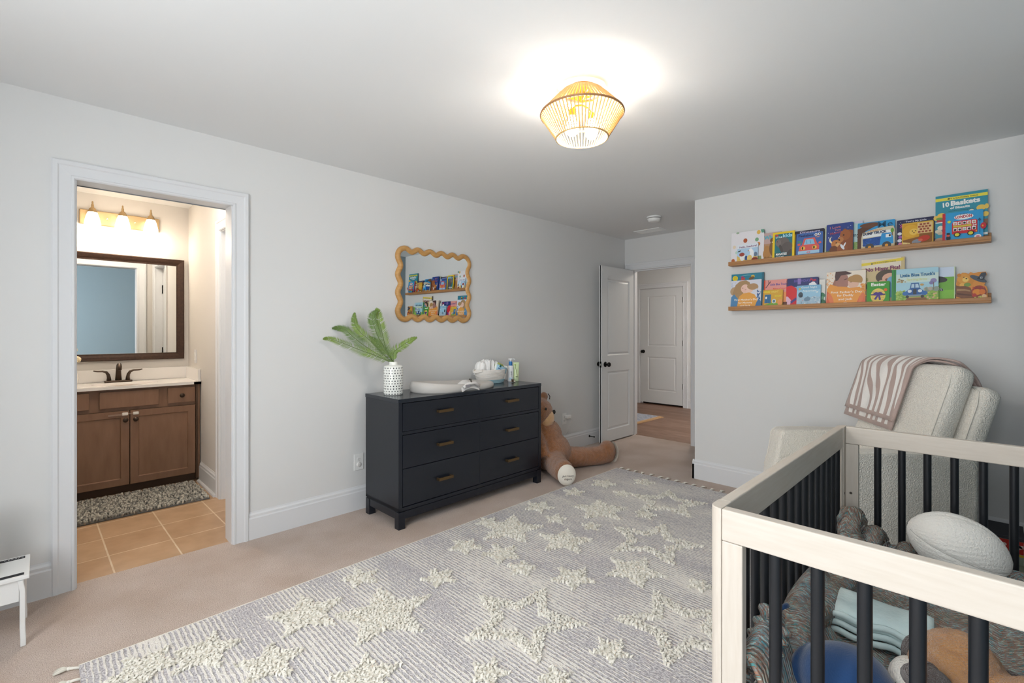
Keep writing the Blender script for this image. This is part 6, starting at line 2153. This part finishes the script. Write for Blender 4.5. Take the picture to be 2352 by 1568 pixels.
B_('l', 'pale blue aquarium board book with fish shapes in front of the red and navy book', 1.011, .857, .161, 1, '#9cc9e2',
   [('r', 0, .0, 1, .45, '#a9c4d6'), ('r', 0, .78, 1, 1, '#7fb6d8'), ('dots', 40, .05, .02, .98, .45, .035, ['#dbe6ea', '#7f9cb4', '#b4a8b8', '#93b8c8', '#c8d6dc']), ('e', .17, .56, .10, .13, '#3f4f5c'), ('e', .20, .50, .06, .06, '#2a3540'), ('e', .45, .35, .14, .10, '#6d8ca4', .3), ('p', [(.78, .66), (.92, .72), (.86, .62)], '#e6eef0'), ('e', .13, .84, .05, .045, '#d9c05a'), ('t', 'Good Night', .52, .86, .66, .085, '#e8f2f4', {'b': .02}), ('t', 'Aquarium', .54, .70, .58, .085, '#e8f2f4', {'b': .02}), ('e', .34, .08, .09, .07, '#eef2ee')], rc=.008)
B_('l', 'white book with green leaves standing beside the father and son book', .870, .832, .197, 0, '#e3e1da',
   [('e', .55, .42, .40, .10, '#3f7f5c', .5), ('e', .45, .30, .35, .08, '#6da07a', -.6), ('e', .6, .16, .45, .10, '#2f6a48', .4), ('e', .4, .08, .30, .06, '#8ab48a', -.4)], thick=.012)
B_('l', 'square cream and orange book showing a father and son touching noses', .821, .592, .243, 1, '#ece0d0',
   [('dots', 20, .0, .55, .18, .98, .02, ['#e8b98a', '#dfa06a']), ('p', [(.88, .2), (1, .1), (1, .62), (.95, .58)], '#e2a45a'), ('dots', 26, .88, .2, .99, .6, .03, ['#d98a3a', '#e6ad5a']), ('p', [(.16, .62), (.28, .55), (.30, .72), (.22, .78)], '#9a6a5a'), ('p', [(.24, .50), (.52, .48), (.58, .62), (.60, .70), (.54, .88), (.36, .92), (.24, .86)], '#a5766a'), ('p', [(.22, .86), (.24, 1.0), (.50, 1.0), (.66, .93), (.60, .90), (.38, .88), (.30, .74), (.24, .72)], '#4a3030'), ('e', .70, .64, .14, .16, '#e3b7a0'), ('p', circ(14, .76, .72, .17, .16, -.6, PI + .2), '#b58a52'), ('e', .70, .77, .15, .09, '#b58a52', .2), ('e', .50, .76, .05, .012, '#5a3a30', .3), ('e', .64, .67, .03, .010, '#8a5f4a'),
    ('p', [(0, 0), (1, 0), (1, .30), (.86, .52), (.62, .50), (.52, .54), (.30, .56), (.10, .64), (.02, .50)], '#e89a3e'), ('p', [(0, 0), (.22, 0), (.14, .30), (.02, .44)], '#d8603a'), ('p', [(.76, 0), (1, 0), (.98, .30), (.86, .26)], '#dc6a44'), ('e', .12, .20, .06, .18, '#e07a4a', .3), ('e', .90, .20, .05, .16, '#e07a4a', -.3),
    ('t', "First Father's Day", .52, .36, .80, .062, '#f8eddd', {'b': .02}), ('t', 'for Daddy', .50, .265, .42, .062, '#f8eddd', {'b': .02}), ('t', 'and Jack', .50, .155, .36, .062, '#f8eddd', {'b': .02}), ('p', [(.46, .09), (.54, .09), (.55, .06), (.45, .06)], '#f3efe6')], foot=.070)
B_('l', 'tall tan picture book with a yellow band above the small green egg book', .619, .386, .313, 0, '#cdb98a',
   [('r', 0, .80, .92, 1, '#e6dcca'), ('p', [(0, .86), (.97, .92), (.97, .98), (0, .92)], '#e9d23a'), ('t', "IT'S A SOUTHERN THING", .54, .905, .52, .022, '#4a4a3a', {'b': .03, 'rot': .03}), ('e', .25, .895, .02, .015, '#4a4a3a'), ('t', 'No Hissy Fits!', .50, .74, .80, .078, '#7a2f5c', {'b': .06, 'rot': .04}), ('e', .58, .60, .24, .15, '#4a3a2c', .15), ('e', .66, .56, .17, .11, '#dcaa90', .1), ('e', .60, .53, .04, .03, '#7a4436'), ('e', .74, .50, .14, .10, '#6fa6c8'), ('e', .48, .44, .10, .09, '#dcaa90'), ('e', .55, .30, .30, .18, '#5f9ab8'), ('dots', 18, .02, .3, .4, .6, .04, ['#a99a62', '#8f8a5a']), ('e', .22, .40, .22, .06, '#6d5a3a')])
B_('l', 'small green board book with a yellow decorated egg and purple bow', .584, .462, .156, 1, '#3f9a30',
   [('t', 'Easter', .50, .81, .66, .14, '#f6f7ee', {'b': .05}), ('e', .50, .38, .33, .32, '#e6cf6a')] + [('r', .22 + .06 * (i % 2), .18 + .09 * i, .78, .195 + .09 * i, '#d9a83a') for i in range(5)] + [('dots', 26, .26, .16, .74, .60, .018, ['#e08aa8', '#7fb04a', '#c9702c']), ('r', .18, .40, .82, .45, '#3f2a6e'), ('e', .40, .46, .12, .07, '#4a3486', .4), ('e', .60, .46, .12, .07, '#4a3486', -.4), ('p', [(.46, .42), (.54, .42), (.42, .20), (.32, .22)], '#4a3486'), ('p', [(.50, .42), (.58, .42), (.64, .20), (.55, .18)], '#4a3486'), ('e', .83, .62, .08, .065, '#e0702c')], rc=.007, foot=.074)
B_('l', 'board book with a blue vintage truck on a country road and a green spine', .451, .219, .227, 1, '#a9d3e2',
   [('r', 0, 0, .10, 1, '#2f8a3f'), ('r', .05, 0, .065, 1, '#216a2f'), ('r', .10, .60, 1, .85, '#cfe3dc'), ('p', [(.10, 0), (1, 0), (1, .42), (.84, .36), (.70, .22), (.40, .20), (.26, .36), (.10, .34)], '#8fb44a'), ('dots', 40, .11, .02, .34, .36, .022, ['#6d9a3a', '#b4c85a', '#a9c46a']), ('dots', 30, .74, .02, .99, .36, .022, ['#6d9a3a', '#c8c85a', '#d9b08a']), ('p', [(.24, 0), (.86, 0), (.72, .17), (.36, .17)], '#8a6038'), ('r', .36, .155, .72, .17, '#d9b26a'), ('dots', 14, .75, .34, .98, .42, .05, ['#8a9a8a', '#b4a89a']), ('e', .90, .62, .065, .065, '#8f86b4'), ('e', .86, .56, .05, .05, '#7f78a8'), ('r', .895, .36, .91, .58, '#7a6a5a'), ('dots', 10, .12, .60, .32, .70, .025, ['#8a7a5c', '#a9946a']),
    ('p', [(.40, .40), (.62, .40), (.59, .58), (.43, .58)], '#2a5f9e'), ('p', [(.43, .44), (.50, .44), (.50, .55), (.44, .55)], '#b9d3e2'), ('p', [(.52, .44), (.60, .44), (.58, .55), (.52, .55)], '#b9d3e2'), ('p', [(.32, .24), (.70, .24), (.70, .34), (.62, .42), (.40, .42), (.32, .34)], '#245a9c'), ('e', .31, .28, .07, .06, '#2f6cb0'), ('e', .71, .28, .07, .06, '#2f6cb0'), ('e', .40, .345, .045, .045, '#dbe6ec'), ('e', .62, .345, .045, .045, '#dbe6ec'), ('r', .475, .25, .545, .40, '#333a44'), ('r', .32, .19, .70, .23, '#8a949c'), ('e', .35, .185, .035, .04, '#2c2c30'), ('e', .67, .185, .035, .04, '#2c2c30'), ('e', .66, .52, .04, .03, '#c9a05a'),
    ('t', "Little Blue Truck's", .56, .77, .74, .088, '#1f6f9c', {'b': .05, 'rot': .02}), ('t', 'Springtime', .55, .655, .44, .060, '#d9dfa0', {'b': .03}), ('t', 'a lift the flap book', .54, .05, .24, .022, '#e6d9b4')], rc=.008, foot=.071)
B_('l', 'green meadow book with a black zebra-striped head, next to the bear shaped book', .290, .143, .223, 0, '#6fae3a',
   [('r', 0, .72, 1, 1, '#cfdcee'), ('r', 0, 0, 1, .35, '#7fbf3a'), ('e', .46, .66, .30, .09, '#2c2c30', -.15), ('e', .30, .70, .14, .08, '#e6e8ea'), ('e', .34, .70, .04, .03, '#1c1c20'), ('p', [(.22, .76), (.30, .90), (.33, .78)], '#2c2c30'), ('p', [(.36, .78), (.46, .88), (.44, .76)], '#2c2c30'), ('p', [(.40, .54), (.52, .54), (.48, .47)], '#d9c48a'), ('t', 'zebra', .34, .33, .58, .11, '#e9efe4', {'b': .05}), ('t', 'zebra', .345, .325, .58, .11, '#24282a', {'b': .015}), ('r', .08, .11, .44, .15, '#2c3a28'), ('dots', 16, .02, .0, .98, .12, .02, ['#5a9a30', '#93c84a']), ('r', .97, 0, 1, 1, '#cfe0b0')], thick=.010)
SHP = [(.02, .02), (.30, .0), (.60, .02), (.93, .0), (1.0, .06), (.98, .22), (.99, .36), (.95, .48), (.88, .52), (.92, .60), (.86, .66), (.80, .68), (.97, .88), (.93, .97), (.70, .97), (.56, .94), (.46, .99), (.40, .93), (.30, .97), (.20, .98), (.10, .90), (.03, .80), (.0, .60), (.0, .2)]
B_('l', 'die cut board book of a bear with harvest basket and dark pilgrim hat', .138, -.002, .183, 1, '#d98f3c',
   [('p', [(.03, .60), (.06, .80), (.20, .95), (.34, .90), (.50, .88), (.58, .70), (.50, .52), (.10, .50)], '#d08a34'), ('e', .24, .78, .20, .17, '#dd9a3e'), ('e', .10, .90, .07, .06, '#c97f2c'), ('e', .30, .74, .10, .08, '#efc86a'), ('e', .33, .77, .03, .022, '#4a2c18'), ('e', .25, .82, .02, .016, '#4a2c18'), ('e', .20, .56, .09, .07, '#e6b055'), ('e', .36, .56, .11, .07, '#7f9a4a'), ('p', [(.0, .18), (.30, .06), (.58, .05), (.52, .30), (.46, .46), (.30, .52), (.10, .52), (.0, .56)], '#7d4f34'), ('p', [(.02, .36), (.30, .36), (.46, .32), (.45, .37), (.28, .42), (.03, .44)], '#a9825a'), ('p', [(.02, .24), (.30, .20), (.50, .18), (.49, .22), (.28, .25), (.03, .30)], '#5c3624'),
    ('e', .72, .28, .24, .24, '#8f3f2a'), ('dots', 26, .54, .34, .9, .48, .03, ['#9a2030', '#c24a2c', '#7f1f2a']), ('e', .66, .30, .14, .10, '#e08a2c'), ('e', .82, .30, .10, .09, '#d9762a'), ('e', .58, .20, .07, .06, '#b3352c'), ('e', .88, .15, .08, .07, '#e0b98a'), ('dots', 34, .60, .05, .86, .15, .025, ['#c8cf6a', '#dfe08a', '#a9b44a']),
    ('e', .70, .74, .30, .075, '#4c5560', -.55), ('p', [(.66, .74), (.80, .94), (.92, .95), (.95, .88), (.86, .70)], '#3c444f'), ('p', [(.66, .74), (.70, .80), (.90, .76), (.86, .69)], '#2a3038'), ('r', .76, .74, .83, .80, '#b9bec4'), ('r', .78, .755, .81, .785, '#2a3038'), ('e', .10, .06, .07, .05, '#e08a3c'), ('e', .30, .04, .08, .04, '#d9603a')], shape=SHP)
